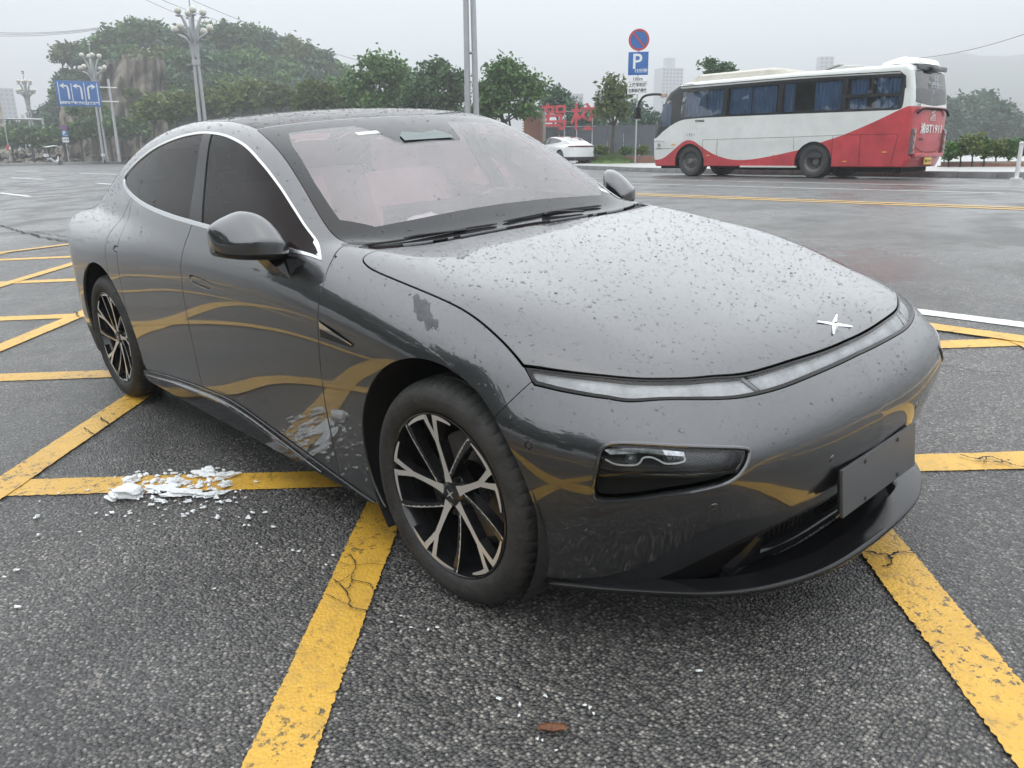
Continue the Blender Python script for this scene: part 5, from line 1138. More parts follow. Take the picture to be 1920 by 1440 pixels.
def ptree(name, px, D, lob, n, ls, kind, label, group=None, trunk=.12, stems=1, z=None, cat='tree'):
    return tree(name, ground_at(px, D, Z0 + .15 if z is None else z), [PX(*l, D, random.uniform(-.6, .6) * l[2] * D / 1500) for l in lob], n, ls, kind, label, group, trunk, stems, cat)
ptree('leafy_tree', 955, 44, [(955, 165, 48, 40), (915, 190, 32, 33), (1000, 178, 28, 36), (950, 135, 36, 22), (905, 215, 22, 18), (985, 212, 28, 20), (935, 205, 30, 22)], 5200, .15, 'mid', 'broad multi-stemmed green tree between the fluted lamp pole and the red lettering', trunk=.11, stems=5)
ptree('slim_tree', 1147, 44, [(1150, 188, 30, 34), (1133, 214, 20, 22), (1166, 210, 18, 24), (1148, 152, 13, 13), (1172, 180, 12, 18)], 1900, .14, 'olive', 'slim young tree on the grass mound beside the parking sign', trunk=.13)
ptree('leafy_tree', 820, 52, [(820, 148, 42, 32), (792, 175, 38, 32), (855, 168, 30, 34), (830, 200, 50, 22), (770, 195, 30, 20)], 4800, .17, 'dark', 'dark green round tree just left of the fluted lamp pole', trunk=.16, stems=2)
ptree('leafy_tree', 715, 55, [(712, 138, 42, 32), (682, 168, 34, 32), (748, 158, 36, 36), (720, 200, 52, 22), (755, 190, 30, 22)], 4800, .18, 'mid', 'tall green tree rising behind the middle of the car roof', trunk=.16, stems=2)
ptree('leafy_tree', 655, 62, [(652, 172, 32, 24), (625, 192, 30, 20), (660, 200, 36, 18)], 2300, .19, 'mid', 'green tree left of the tallest one behind the car roof', trunk=.15)
ptree('bushy_tree', 592, 60, [(592, 180, 40, 26), (570, 195, 25, 18), (620, 195, 22, 16)], 2300, .17, 'olive', 'round olive bush tree behind the front half of the car roof', trunk=.12)
ptree('leafy_tree', 1330, 46, [(1330, 122, 15, 12), (1360, 130, 15, 9), (1345, 140, 22, 12)], 1100, .15, 'dark', 'dark treetop sticking up behind the coach roof', trunk=.1)
ptree('leafy_tree', 1045, 58, [(1045, 180, 20, 16), (1030, 200, 22, 16), (1062, 205, 22, 14)], 1300, .2, 'blue', 'bluish green tree behind the first red character', trunk=.12)
for k, (px, py, rx, ry, lab) in enumerate([(1085, 222, 26, 22, 'blue green tree behind the gap between the two red characters'), (1120, 228, 26, 24, 'blue green tree right of the second red character'), (1190, 218, 26, 26, 'pale tree behind the signpost at coach mirror height'), (1222, 235, 24, 26, 'blue green tree behind the coach front')]):
    ptree('leafy_tree', px, 66, [(px, py, rx, ry), (px - 12, py + 22, rx, ry * .8), (px + 12, py + 24, rx, ry * .8)], 1300, .24, 'blue', lab, 'trees behind the driving school', trunk=.13)
# street trees along the far left pavement
for k, (px, py, r) in enumerate([(20, 262, 20), (58, 258, 17), (88, 262, 18), (118, 258, 15), (150, 246, 17), (178, 240, 19), (205, 240, 20), (232, 243, 19), (258, 240, 18)]):
    ptree('street_tree', px + 6, 93, [(px, py, r, r * .85), (px - r * .5, py + 6, r * .8, r * .6), (px + r * .5, py + 5, r * .8, r * .65), (px + 2, py - r * .45, r * .7, r * .55)], 1500, .30, ('mid', 'dark')[k % 2], ['leftmost street tree at the edge of the picture', 'street tree right of the red traffic signal', 'street tree above the parked delivery scooter', 'street tree left of the small round parking sign', 'street tree just right of the small round parking sign', 'street tree below the right end of the blue board', 'street tree left of the board pole', 'street tree right of the board pole', 'street tree nearest the car tail'][k], 'street trees on the far left pavement', trunk=.16, z=Z0 + .28)
for k, (px, py, r) in enumerate([(292, 205, 28), (335, 200, 30), (385, 190, 30), (430, 185, 30), (478, 178, 30), (525, 180, 28)]):
    ptree('bushy_tree', px, 78, [(px, py, r, r * .8), (px - r * .6, py + 12, r * .8, r * .6), (px + r * .6, py + 10, r * .8, r * .6)], 1700, .27, 'yellow' if k in (0, 1, 3, 4) else 'olive', ['yellow green bush tree above the rear door', 'yellow green bush tree left of the nearest globe lamp', 'olive bush tree behind the nearest globe lamp', 'yellow green bush tree right of the nearest globe lamp', 'light green bush tree above the windscreen corner', 'olive bush tree above the roof front edge'][k], 'bush trees behind the car roof', trunk=.13)
# ================================================================== hill with ribbed retaining face
HP = [(-160, 300), (20, 290), (90, 262), (118, 215), (150, 165), (200, 118), (260, 100), (340, 105), (420, 108), (500, 122), (560, 145), (620, 178), (700, 205), (800, 232), (920, 262), (1020, 285)]
v = []; cols = []
for px in range(-160, 1021, 20):
    top = np.interp(px, [p[0] for p in HP], [p[1] for p in HP]) + RNG.normal(0, 1.5)
    col = [at(px, 300, 104), at(px, top * .6 + 300 * .4 + RNG.normal(0, 2), 112), at(px, top * .85 + 45, 122), at(px, top, 134), at(px, top + 3, 160), at(px, 300, 190)]; col[0].z = Z0; col[-1].z = Z0; cols.append(col)
v = [tuple(q) for c_ in cols for q in c_]
mesh('hill', v, [(i * 6 + j, (i + 1) * 6 + j, (i + 1) * 6 + j + 1, i * 6 + j + 1) for i in range(len(cols) - 1) for j in range(5)], mat('hillside_earth_and_grass', (.055, .072, .034), .9, var=.5, vscale=.25), None, sharp=None)
tag(bpy.data.objects['hill'], kind='structure')
rock = mat('ribbed_concrete_face', (.135, .118, .095), .85, var=.55, vscale=.5, bump=.4, bscale=4)
def rockface(name, pxs, tops, bots, D0, lab):
    v = []; n = 0; W = np.arange(pxs[0], pxs[-1] + .1, 2.2); R = 24
    for px in W:
        a, b = np.interp(px, pxs, tops) + 5 * math.sin(px * .21) + 4 * math.sin(px * .57 + 1), np.interp(px, pxs, bots)
        for j in range(R):
            t = j / (R - 1); D = D0 + (1 - t) * 6 + .55 * math.sin(px * .42) + .9 * math.sin(px * .13 + t * 1.5) + .8 * math.sin(t * 11 + 2 * math.sin(px * .06)) + .5 * math.sin(t * 23 + px * .11) + RNG.normal(0, .22); v.append(tuple(at(px + 3 * math.sin(t * 3 + px * .05), a + (b - a) * t, D)))
    o = mesh(name, v, [(i * R + j, i * R + j + 1, (i + 1) * R + j + 1, (i + 1) * R + j) for i in range(len(W) - 1) for j in range(R - 1)], rock, None, sharp=None); tag(o, lab, 'rock face')
rockface('rock_face', [112, 118, 150, 190, 230, 270, 312], [205, 196, 170, 128, 104, 108, 112], [300, 302, 302, 302, 300, 300, 300], 100, 'tall brown ribbed rock face behind the blue direction board')
rockface('rock_face', [236, 250, 275, 305, 318], [208, 188, 180, 168, 175], [300, 300, 300, 300, 300], 96, 'lower brown rock outcrop between the board pole and the nearest globe lamp')
rockface('retaining_wall', [-160, 0, 120, 260, 420], [285, 283, 276, 262, 255], [305, 305, 304, 303, 302], 99, 'low grey brown retaining wall behind the street tree trunks')
for k, (px, py, r) in enumerate([(138, 205, 9), (165, 212, 11), (190, 205, 9), (262, 200, 12), (285, 205, 12), (248, 175, 9), (300, 188, 10), (178, 168, 8)]): ptree('cliff_shrub', px, 97, [(px, py, r, r * .8), (px - r * .5, py + r * .5, r * .7, r * .6), (px + r * .5, py + r * .4, r * .7, r * .6)], 420, .32, ('mid', 'olive')[k % 2], 'green scrub growing on the brown rock face', 'scrub on the rock face', trunk=.05, z=at(px, py + r * 1.5, 97).z, cat='shrub')
HT = [(360, 140, 24), (410, 150, 24), (455, 155, 22), (500, 160, 22), (320, 165, 22), (285, 185, 16), (150, 195, 11), (430, 120, 28), (380, 112, 26), (480, 118, 28), (530, 128, 26), (330, 118, 26), (225, 128, 16), (262, 150, 18), (238, 165, 14), (318, 140, 26), (305, 178, 18), (160, 140, 14), (178, 130, 14), (560, 178, 28), (605, 182, 26), (355, 185, 26), (405, 195, 24), (455, 195, 24), (750, 205, 26), (790, 215, 24), (860, 225, 24), (900, 235, 24), (500, 195, 24), (130, 195, 12), (250, 62, 30), (215, 80, 34), (182, 98, 26), (150, 108, 22), (122, 102, 20), (292, 72, 36), (340, 82, 36), (385, 78, 38), (430, 75, 36), (470, 78, 34), (508, 92, 34), (545, 95, 30), (575, 112, 30), (602, 122, 30), (632, 140, 26), (135, 150, 24), (120, 176, 20), (108, 205, 22), (300, 118, 34), (345, 125, 36), (395, 130, 36), (445, 130, 36), (495, 138, 34), (545, 145, 32), (585, 155, 28), (268, 118, 24), (330, 160, 30), (375, 165, 30), (425, 168, 30), (475, 170, 28), (290, 152, 24), (80, 225, 22), (60, 245, 22), (30, 250, 22), (100, 240, 22), (240, 105, 20), (640, 175, 26), (520, 168, 28), (680, 190, 26)]
for k, (px, py, r) in enumerate(HT):
    tp_ = np.interp(px, [p[0] for p in HP], [p[1] for p in HP]); yb = py + r * .9; D = float(np.interp(yb, [tp_, tp_ * .85 + 45, tp_ * .6 + 120, 300], [133, 121, 111, 103.5])) + random.uniform(-1.5, .5); b = at(px, max(yb, tp_ + 2), D)
    tree('hill_tree', (b.x, b.y, b.z), [PX(px, py, r, r * .75, D), PX(px - r * .55, py + r * .3, r * .7, r * .55, D, random.uniform(-2, 2)), PX(px + r * .55, py + r * .25, r * .7, r * .6, D, random.uniform(-2, 2)), PX(px + random.uniform(-.3, .3) * r, py - r * .45, r * .55, r * .45, D)], 1500 if py < 115 else 1100, .42, ('dark', 'blue', 'mid', 'dark', 'mid', 'blue', 'olive')[k % 7], 'tree in the dense green wood covering the hill on the left', 'trees on the hillside', trunk=.2)
# ================================================================== signs on the pavement
galv = mat('galvanised_steel', (.42, .43, .44), .45, metal=.6, var=.15, vscale=2); wht = mat('sign_white', (.72, .73, .74), .45); blu = mat('sign_blue', (.022, .115, .36), .4); redd = mat('sign_red', (.45, .045, .05), .45); blk = mat('sign_black', (.03, .03, .035), .5)
def facing(p, extra=0):
    "upright frame at p whose +Y looks away from the viewer side of the street and +X runs to the right"
    v = Vector((CAM_LOC[0] - p.x, CAM_LOC[1] - p.y, 0)).normalized(); q = Matrix(((-v.y, v.x * -1 * 1, 0, p.x), (v.x, -v.y, 0, p.y), (0, 0, 1, p.z), (0, 0, 0, 1)))
    x = Vector((-v.y, v.x, 0)); m = Matrix(((x.x, -v.x, 0, p.x), (x.y, -v.y, 0, p.y), (0, 0, 1, p.z), (0, 0, 0, 1))); return m @ Matrix.Rotation(extra, 4, 'Z')
FACE = lambda x, y, z: Matrix.Translation((x, y, z)) @ Matrix.Rotation(R_(90), 4, 'X')     # lettering standing upright, read from the viewer's side
def parking_sign(px, D, zb, k, lab, detail=True):
    "k = metres per photo pixel; heights measured from the plate positions"
    b = at(px, 300, D); b.z = zb; S = empty('parking_sign', mx=facing(b)); tag(S, lab, 'parking sign')
    H = lambda py: at(px, py, D).z - zb; s = D / 1500 * 1.03; r = (18 if detail else 5.2) * s
    if detail: cy, p0, p1, w0, w1 = H(83), H(104), H(145), H(147), H(179)
    else: cy, p0, p1, w0, w1 = H(239), H(245.5), H(256.5), H(258), H(267)
    wd = (35 if detail else 10.5) * s
    MB().tube([(0, 0, 0), (0, 0, cy + r)], .038, 10).build('post', galv, S)
    pc = MB(); pc.lathe([(.0001, 0), (r, 0), (r, .02), (.0001, .02)], 36); dsk = pc.build('no_parking_disc', redd, S, mx=FACE(0, -.045, cy))
    MB().lathe([(.0001, 0), (r * .80, 0), (r * .80, .006)], 36).build('blue_field', blu, dsk, mx=Matrix.Translation((0, 0, .0215)))
    MB().box((0, 0, .03), (r * .16, r * 1.68, .006)).build('red_slash', redd, dsk, mx=Matrix.Rotation(R_(42), 4, 'Z'))
    bp = MB().box((0, -.05, (p0 + p1) / 2), (wd, .02, p0 - p1), bev=.006).build('blue_plate', blu, S)
    text('letter_p', 'P', (p0 - p1) * .92, wht, bp, FACE(-wd * .06, -.0615, (p0 + p1) / 2 + (p0 - p1) * .06), bold=.012 if detail else .02); text('small_lettering', '15分钟', (p0 - p1) * .20, wht, bp, FACE(wd * .14, -.0615, p1 + (p0 - p1) * .18), bold=.003)
    wp = MB().box((0, -.05, (w0 + w1) / 2), (wd, .02, w0 - w1), bev=.004).build('white_plate', wht, S)
    if detail:
        hh = w0 - w1; text('distance_lettering', '100m', hh * .27, blk, wp, FACE(0, -.0615, w0 - hh * .16), bold=.004)
        MB().box((0, -.0605, w0 - hh * .31), (wd, .004, .012)).build('divider', blk, wp)
        text('notice_lettering', '上放学时段', hh * .25, blk, wp, FACE(0, -.0615, w0 - hh * .50), bold=.006, width=wd * .92); text('notice_lettering', '右侧单线停放', hh * .25, blk, wp, FACE(0, -.0615, w0 - hh * .82), bold=.006, width=wd * .92)
    else: text('notice_lettering', '15分钟', (w0 - w1) * .4, blk, wp, FACE(0, -.0615, (w0 + w1) / 2), bold=.01)
    return S
parking_sign(1191, 43, Z0 + .15, 0, 'tall post with no-parking disc, blue P plate and white notice beside the coach')
parking_sign(129, 90, Z0 + .28, 0, 'small distant no-parking and P sign among the street trees', detail=False)
# ================================================================== big red characters and what stands round them
D = 50; b = at(1064, 300, D); b.z = Z0 + .15; DS = empty('driving_school_sign', mx=facing(b)); tag(DS, 'red cut-out characters of a driving school sign on steel posts', 'sign')
sc_ = D / 1500 * 1.03; zc = at(1064, 224, D).z - b.z; rl = mat('red_letter_sheet', (.50, .07, .085), .5, var=.12, vscale=3)
for ch, px in (('驾', 1039.5), ('校', 1092)): text('character', ch, 48 * sc_, rl, DS, FACE((px - 1064) * sc_, 0, zc), extrude=.06, bold=.022, width=47 * sc_)
for px in (1022, 1058, 1080, 1108): MB().tube([((px - 1064) * sc_, .09, 0), ((px - 1064) * sc_, .09, zc + .5)], .035, 8).build('post', galv, DS)
for dz in (-.45, .45): MB().box((0, .075, zc + dz), (3.5, .03, .04)).build('rail', galv, DS, smooth=False)
# brick walls, brick by brick where they can be told apart
def brickwall(name, p0, p1, h, lab, bl=.24, bh=.075, col=(.30, .15, .115)):
    p0, p1 = Vector(p0), Vector(p1); d = (p1 - p0); L = d.length; an = math.atan2(d.y, d.x); Wl = MB().box((L / 2, 0, h / 2 - .01), (L, .20, h - .02)).build(name, mat('mortar', (.30, .27, .24), .9), None, smooth=False, mx=Matrix.Translation(p0) @ Matrix.Rotation(an, 4, 'Z')); tag(Wl, lab, 'wall')
    v = []; f = []; bm_ = MB(); r = int(h / bh); c = int(L / bl); br = mat('brick', col, .8, var=.3, vscale=1.5)
    for i in range(r):
        for j in range(c + 1):
            x = (j + (.5 if i % 2 else 0)) * bl
            if x > L - bl * .4: continue
            bm_.box((x, -.105 - RNG.uniform(0, .006), (i + .5) * bh), (bl - .012, .03, bh - .012))
    q = bm_.build('bricks', br, Wl, smooth=False); q['kind'] = 'stuff'; return Wl
a, b2 = at(985, 300, 48), at(1021, 300, 47); brickwall('brick_gate_wall', (a.x, a.y, Z0 + .15), (b2.x, b2.y, Z0 + .15), at(1000, 211, 48).z - Z0 - .15, 'tall red brown brick wall left of the red characters')
a, b2 = at(1085, 300, 46), at(1235, 300, 44); brickwall('brick_planter', (a.x, a.y, Z0 + .15), (b2.x, b2.y, Z0 + .15), .40, 'low brick planter wall behind the signpost')
# grass mound under the slim tree
def grassmound(px, D, r, h, lab):
    c_ = at(px, 300, D); v = [(0, 0, h)]; f = []; n = 28
    for i, k in enumerate((.35, .7, 1)):
        for j in range(n): a = 2 * math.pi * j / n; v.append((r * k * math.cos(a), r * k * .8 * math.sin(a), h * (1 - k ** 1.6) + (RNG.normal(0, .015) if k < 1 else 0)))
    for j in range(n): f.append((0, 1 + j, 1 + (j + 1) % n))
    for i in range(2):
        for j in range(n): f.append((1 + i * n + j, 1 + (i + 1) * n + j, 1 + (i + 1) * n + (j + 1) % n, 1 + i * n + (j + 1) % n))
    o = mesh('grass_mound', v, f, mat('mown_grass', (.075, .13, .03), .8, var=.35, vscale=3, bump=.6, bscale=30), None); o.location = (c_.x, c_.y, Z0 + .15); tag(o, kind='structure')
    k = 1500; P = RNG.normal(0, .42, (k, 2)) * (r, r * .8); P = P[np.hypot(P[:, 0] / r, P[:, 1] / r / .8) < .97]; V = []; F = []
    for x, y in P:
        z = h * (1 - min(1, math.hypot(x / r, y / r / .8)) ** 1.6); a = RNG.uniform(0, 6.28); l = RNG.uniform(.08, .2); i = len(V); V += [(x - .02 * math.cos(a), y - .02 * math.sin(a), z), (x + .02 * math.cos(a), y + .02 * math.sin(a), z), (x + RNG.normal(0, .04), y + RNG.normal(0, .04), z + l)]; F.append((i, i + 1, i + 2))
    g = mesh('grass', V, F, leafmat('grass_blades', (.06, .11, .02), (.09, .15, .035), (.13, .19, .05)), o, smooth=False); g['kind'] = 'stuff'
grassmound(1147, 44, 1.35, .38, '')
# hoarding behind
a, b2 = at(1018, 300, 60), at(1262, 300, 60); hd = b2 - a; L = math.hypot(hd.x, hd.y); HB = empty('site_hoarding', mx=Matrix.Translation((a.x, a.y, Z0 + .15)) @ Matrix.Rotation(math.atan2(hd.y, hd.x), 4, 'Z')); tag(HB, 'dark blue grey hoarding fence behind the driving school sign', 'fence')
hm = mat('hoarding_blue_grey', (.06, .072, .085), .6, var=.2, vscale=1)
for k in range(int(L / 1.2)): MB().box((.6 + k * 1.2, RNG.normal(0, .015), 1.25), (1.17, .04, 2.5)).build('panel', hm, HB, smooth=False)
# planter shrubs
def shrub(px, py, rx, ry, D, kind, lab, grp, n=420, ls=.09, z=Z0 + .15): return ptree('shrub', px, D, [(px, py, rx, ry), (px - rx * .5, py + ry * .4, rx * .7, ry * .6), (px + rx * .5, py + ry * .4, rx * .7, ry * .6)], n, ls, kind, lab, grp, trunk=.035, z=z, cat='shrub')
for k, (px, lab) in enumerate([(1105, 'low shrub behind the brick planter, below the second red character'), (1128, 'low shrub left of the slim tree trunk'), (1172, 'low shrub between slim tree and signpost'), (1205, 'low shrub just right of the signpost')]): shrub(px, 283, 14, 9, 45, ('mid', 'yellow')[k % 2], lab, 'planter shrubs')
for k, (px, py, rx, ry, kd) in enumerate([(1780, 283, 16, 18, 'mid'), (1802, 276, 14, 20, 'olive'), (1824, 272, 16, 22, 'yellow'), (1846, 280, 14, 18, 'mid'), (1868, 278, 15, 18, 'yellow'), (1893, 282, 14, 18, 'mid'), (1913, 276, 16, 22, 'dark'), (1936, 280, 16, 20, 'mid')]):
    shrub(px, py, rx, ry, 27, kd, ['dark leafy hedge shrub right behind the coach tail', 'olive hedge shrub second from the coach tail', 'tall yellow green hedge shrub with pale young leaves', 'green hedge shrub fourth from the coach tail', 'yellow green hedge shrub in the middle of the right hedge', 'green hedge shrub left of the darkest one at right', 'dark hedge shrub behind the white post', 'hedge shrub cut off by the right picture edge'][k], 'hedge behind the coach', n=700, ls=.075)
a, b2 = at(1765, 300, 27.6), at(1960, 300, 26.5); brickwall('brick_edging', (a.x, a.y, Z0 + .12), (b2.x, b2.y, Z0 + .12), .22, 'low brown brick edging under the hedge behind the coach tail', col=(.16, .11, .095))
# white post at the right edge
p = at(1911, 300, 19.6); p.z = Z0; BP_ = MB().tube([(0, 0, 0), (0, 0, .82)], .05, 12).lathe([(.05, .82), (.062, .84), (.06, .88), (.0001, .90)], 12).box((0, 0, .02), (.22, .22, .04)).build('white_bollard', mat('white_post_paint', (.72, .73, .72), .4, var=.1), None); BP_.location = p; tag(BP_, 'white metal post on the pavement at the right picture edge', 'post')
# ================================================================== white car beyond the kerb
WC = copy_tree(CAR)
WC.name = 'white_car'; tag(WC, 'white fastback car seen from behind, left of the slim tree', 'car')
wp_ = mat('white_car_paint', (.78, .79, .80), .2, coat=1); opaque = mat('white_car_glass', (.03, .033, .036), .05, coat=1)
def kids(o): return [q for q in bpy.data.objects if q.parent == o]
for q in kids(WC):
    nm = q.name.split('.')[0]
    if nm in ('raindrops', 'seat', 'dashboard', 'steering_wheel', 'cabin_floor', 'blank_number_plate', 'hood_badge', 'windscreen_sticker', 'sensor_unit', 'wiper', 'parking_sensor', 'side_sensor', 'intake_grille', 'fender_vent', 'headlamp', 'light_bar', 'corner_light_bar'):
        for z in kids(q):
            for z2 in kids(z): bpy.data.objects.remove(z2)
            bpy.data.objects.remove(z)
        bpy.data.objects.remove(q)
def recolor(o):
    for q in kids(o):
        if q.type == 'MESH':
            for sl in q.material_slots:
                if sl.material == paint: sl.link = 'OBJECT'; sl.material = wp_
                elif sl.material in (win_glass, shield_glass, roof_glass): sl.link = 'OBJECT'; sl.material = opaque if sl.material != roof_glass or 'roof' not in q.name else wp_
        recolor(q)
recolor(WC)
p = at(1083, 300, 45); hd_ = R_(168); WC.matrix_world = Matrix.Translation((p.x, p.y, Z0 + .15)) @ Matrix.Rotation(hd_, 4, 'Z') @ Matrix.Translation((3.4, 0, 0))
# ================================================================== lamps with globe clusters
globe = mat('lamp_globe', (.56, .55, .49), .35, var=.08, vscale=4); lpm = mat('lamp_pole_grey', (.36, .37, .38), .5, metal=.3, var=.12, vscale=1.5)
def globe_lamp(px, D, ytop, lab, spread=1.0):
    b = at(px, 300, D); b.z = Z0 + .2; Ht = at(px, ytop, D).z - b.z; T = empty('globe_lamp', mx=facing(b)); tag(T, lab, 'street lamp', 'globe lamps along the road')
    h1 = Ht * .66; w0 = .26
    for i, (sx_, sy_) in enumerate(((-1, -1), (1, -1), (1, 1), (-1, 1))):
        MB().tube([(sx_ * .20, sy_ * .20, 0), (sx_ * .17, sy_ * .17, h1 * .6), (sx_ * .13, sy_ * .13, h1)], [.15, .13, .11], 8).build('pole_flute', lpm, T)
    MB().box((0, 0, h1 * .93), (.60, .60, .42), bev=.05).build('collar', lpm, T)
    n = 8
    for k in range(n):
        a = 2 * math.pi * k / n + .2; low = k % 2; ro = (1.45 if low else .88) * spread; zo = Ht * (.80 if low else .90)
        e = Vector((ro * math.cos(a), ro * math.sin(a), zo)); m = MB().tube(crom([(.12 * math.cos(a), .12 * math.sin(a), h1 * .98), (.30 * math.cos(a), .30 * math.sin(a), h1 + (zo - h1) * .55), (ro * .75 * math.cos(a), ro * .75 * math.sin(a), zo - .25), tuple(e - Vector((0, 0, .22)))], 5), list(np.linspace(.17, .05, 16)), 7)
        arm_ = m.build('arm', lpm, T); MB().lathe([(.0001, -.12), (.20, -.06), (.22, 0)], 14, c=tuple(e - Vector((0, 0, .16)))).build('globe_cup', lpm, arm_)
        bm = bmesh.new(); bmesh.ops.create_icosphere(bm, subdivisions=3, radius=.26); me = bpy.data.meshes.new('globe'); bm.to_mesh(me); bm.free(); me.shade_smooth(); link('globe', me, arm_, globe, Matrix.Translation(e + Vector((0, 0, .16))))
    MB().tube([(0, 0, h1), (0, 0, Ht * .93), (0, 0, Ht)], [.09, .05, .04], 8).lathe([(.04, Ht - .1), (.16, Ht), (.12, Ht + .18), (.2, Ht + .3), (.0001, Ht + .5)], 12).build('spire', lpm, T)
globe_lamp(388, 62, 8, 'nearest globe lamp, rising behind the car roof'); globe_lamp(198, 92, 92, 'globe lamp behind the blue direction board'); globe_lamp(70, 112, 142, 'farthest globe lamp, left of the blue direction board', .8)
p = at(887, 300, 36); p.z = Z0 + .15; T = empty('fluted_lamp_pole', mx=facing(p)); tag(T, 'tall fluted grey lamp pole running out of the top of the picture', 'street lamp')
for sx_, sy_ in ((-1, -1), (1, -1), (1, 1), (-1, 1)): MB().tube([(sx_ * .20, sy_ * .20, 0), (sx_ * .15, sy_ * .15, 7.5), (sx_ * .11, sy_ * .11, 13)], [.14, .115, .09], 10).build('pole_flute', lpm, T)
MB().box((0, 0, 4.8), (.52, .52, .06), bev=.02).build('collar', lpm, T); MB().box((0, 0, .2), (.8, .8, .4), bev=.05).build('pole_base', lpm, T)
# ================================================================== blue direction board
D = 86; p = at(224, 300, D); p.z = Z0 + .28; T = empty('direction_board', mx=facing(p, R_(8))); tag(T, 'blue lane direction board with white arrows on a grey mast', 'road sign'); s_ = D / 1500 * .79
zt, zb_ = at(160, 158, D).z - p.z, at(160, 203, D).z - p.z; x0, x1 = (113 - 224) * s_, (203 - 224) * s_; zm = (zt + zb_) / 2; hb_ = zt - zb_; wb_ = x1 - x0
MB().tube([(0, 0, 0), (0, 0, zt + .3)], [.16, .12], 10).build('mast', galv, T)
for dz in (.28, -.28): MB().tube([(.7, -.1, zm + dz * hb_), (x0 + wb_ * .5, -.1, zm + dz * hb_)], .06, 8).build('bracket_arm', mat('bracket_white', (.7, .7, .7), .4), T)
BD_ = MB().box(((x0 + x1) / 2, -.22, zm), (wb_, .06, hb_), bev=.02).build('board', blu, T)
for k in range(4): MB().box((x0 + wb_ * (.06 + .293 * k), -.255, zm - (.0 if k != 1 else -.06)), (.07, .012, hb_ * (.88 if k != 1 else .74))).build('lane_rule', wht, BD_, smooth=False)
for k, sg in ((0, -1), (1, -1), (2, 1)):
    cx = x0 + wb_ * (.06 + .293 * (k + .5)); st_ = cx - sg * .28; q = MB(); y_ = -.257
    q.tube(crom([(st_, y_, zm - hb_ * .22), (st_, y_, zm + hb_ * .12), (st_ + sg * .06, y_, zm + hb_ * .26), (st_ + sg * .28, y_, zm + hb_ * .29), (st_ + sg * .42, y_, zm + hb_ * .29)], 4), .085, 6)
    q.build('arrow_shaft', wht, BD_); z_ = zm + hb_ * .29; hx = st_ + sg * .40
    MB().prism([(hx - sg * .10, z_ + .30), (hx + sg * .34, z_), (hx - sg * .10, z_ - .30), (hx + sg * .04, z_)][::-sg], -y_ - .01, -y_ + .01, fn=lambda u_, w_, h_: (u_, -h_, w_)).build('arrow_head', wht, BD_, smooth=False)
    text('destination', ['B李南立交', '李家沱大桥', '土桥立交'][k], .30, wht, BD_, FACE(cx, -.256, zm - hb_ * .37), bold=.012, width=1.12)
# gantry, signal and parked scooters at the far left
D = 95; p = at(92, 300, D); p.z = Z0 + .28; T = empty('signal_gantry', mx=facing(p)); tag(T, 'grey traffic gantry arm reaching in from the left picture edge', 'gantry'); s_ = D / 1500 * 1.03; za = at(92, 225, D).z - p.z
MB().tube([(0, 0, 0), (0, 0, za + .15)], [.16, .12], 8).build('mast', galv, T); MB().tube([(.1, 0, za), (-110 * s_, 0, za + .1)], [.12, .08], 8).build('arm', galv, T)
p = at(20, 300, 92); p.z = Z0; T = empty('traffic_signal', mx=facing(p)); tag(T, 'thin post with a red and white signal box at far left', 'traffic signal'); MB().tube([(0, 0, 0), (0, 0, 5.2)], .06, 8).build('post', galv, T); MB().box((0, -.05, 1.9), (.42, .25, .6), bev=.05).build('signal_box', mat('signal_red', (.45, .06, .06), .5), T); MB().box((.12, -.19, 1.85), (.16, .03, .3)).build('signal_plate', wht, T)
def scooter(px, D, lab, canopy, rz):
    p = at(px, 300, D); p.z = Z0 + .02; T = empty('scooter', mx=facing(p, rz)); tag(T, lab, 'scooter'); bw = mat('scooter_white', (.62, .63, .64), .35, coat=.4); bd = mat('scooter_dark', (.03, .03, .033), .5)
    for x in (-.62, .62): MB().lathe([(.12, -.05), (.20, -.05), (.24, 0), (.20, .05), (.12, .05)], 20, axis='y', c=(x, 0, .24)).build('wheel', bd, T)
    MB().tube(crom([(-.75, 0, .62), (-.45, 0, .66), (-.2, 0, .50), (-.05, 0, .34), (.25, 0, .32), (.40, 0, .55), (.47, 0, .92)], 4), [.08, .10, .13, .15, .16, .16, .15, .13, .12, .12, .12, .12, .12, .12, .13, .13, .14, .14, .13, .12, .11, .10, .09, .08, .07], 8).build('body', bw, T)
    MB().box((-.38, 0, .80), (.62, .26, .10), bev=.04).build('seat', bd, T); MB().tube([(.66, 0, .26), (.50, 0, .98)], .035, 8).build('fork', bd, T); MB().tube([(.44, -.33, 1.06), (.50, 0, 1.0), (.44, .33, 1.06)], .02, 6).build('handlebar', bd, T); MB().box((-.80, 0, .98), (.36, .38, .34), bev=.03).build('delivery_box', bw, T)
    if canopy:
        MB().tube([(.52, 0, 1.0), (.62, 0, 1.5), (.35, 0, 1.95)], .02, 6).build('canopy_frame', bd, T); MB().prism([(-.75, 1.86), (.3, 2.02), (.75, 1.82), (.75, 1.78), (.3, 1.98), (-.75, 1.82)][::-1], -.42, .42, fn=lambda a_, b_, h_: (a_, h_, b_)).build('canopy', mat('canopy_white', (.66, .67, .68), .5), T)
scooter(102, 86, 'parked scooter with a white rain canopy on the far left kerb', True, R_(30)); scooter(199, 92, 'small dark scooter parked below the blue direction board', False, R_(75))
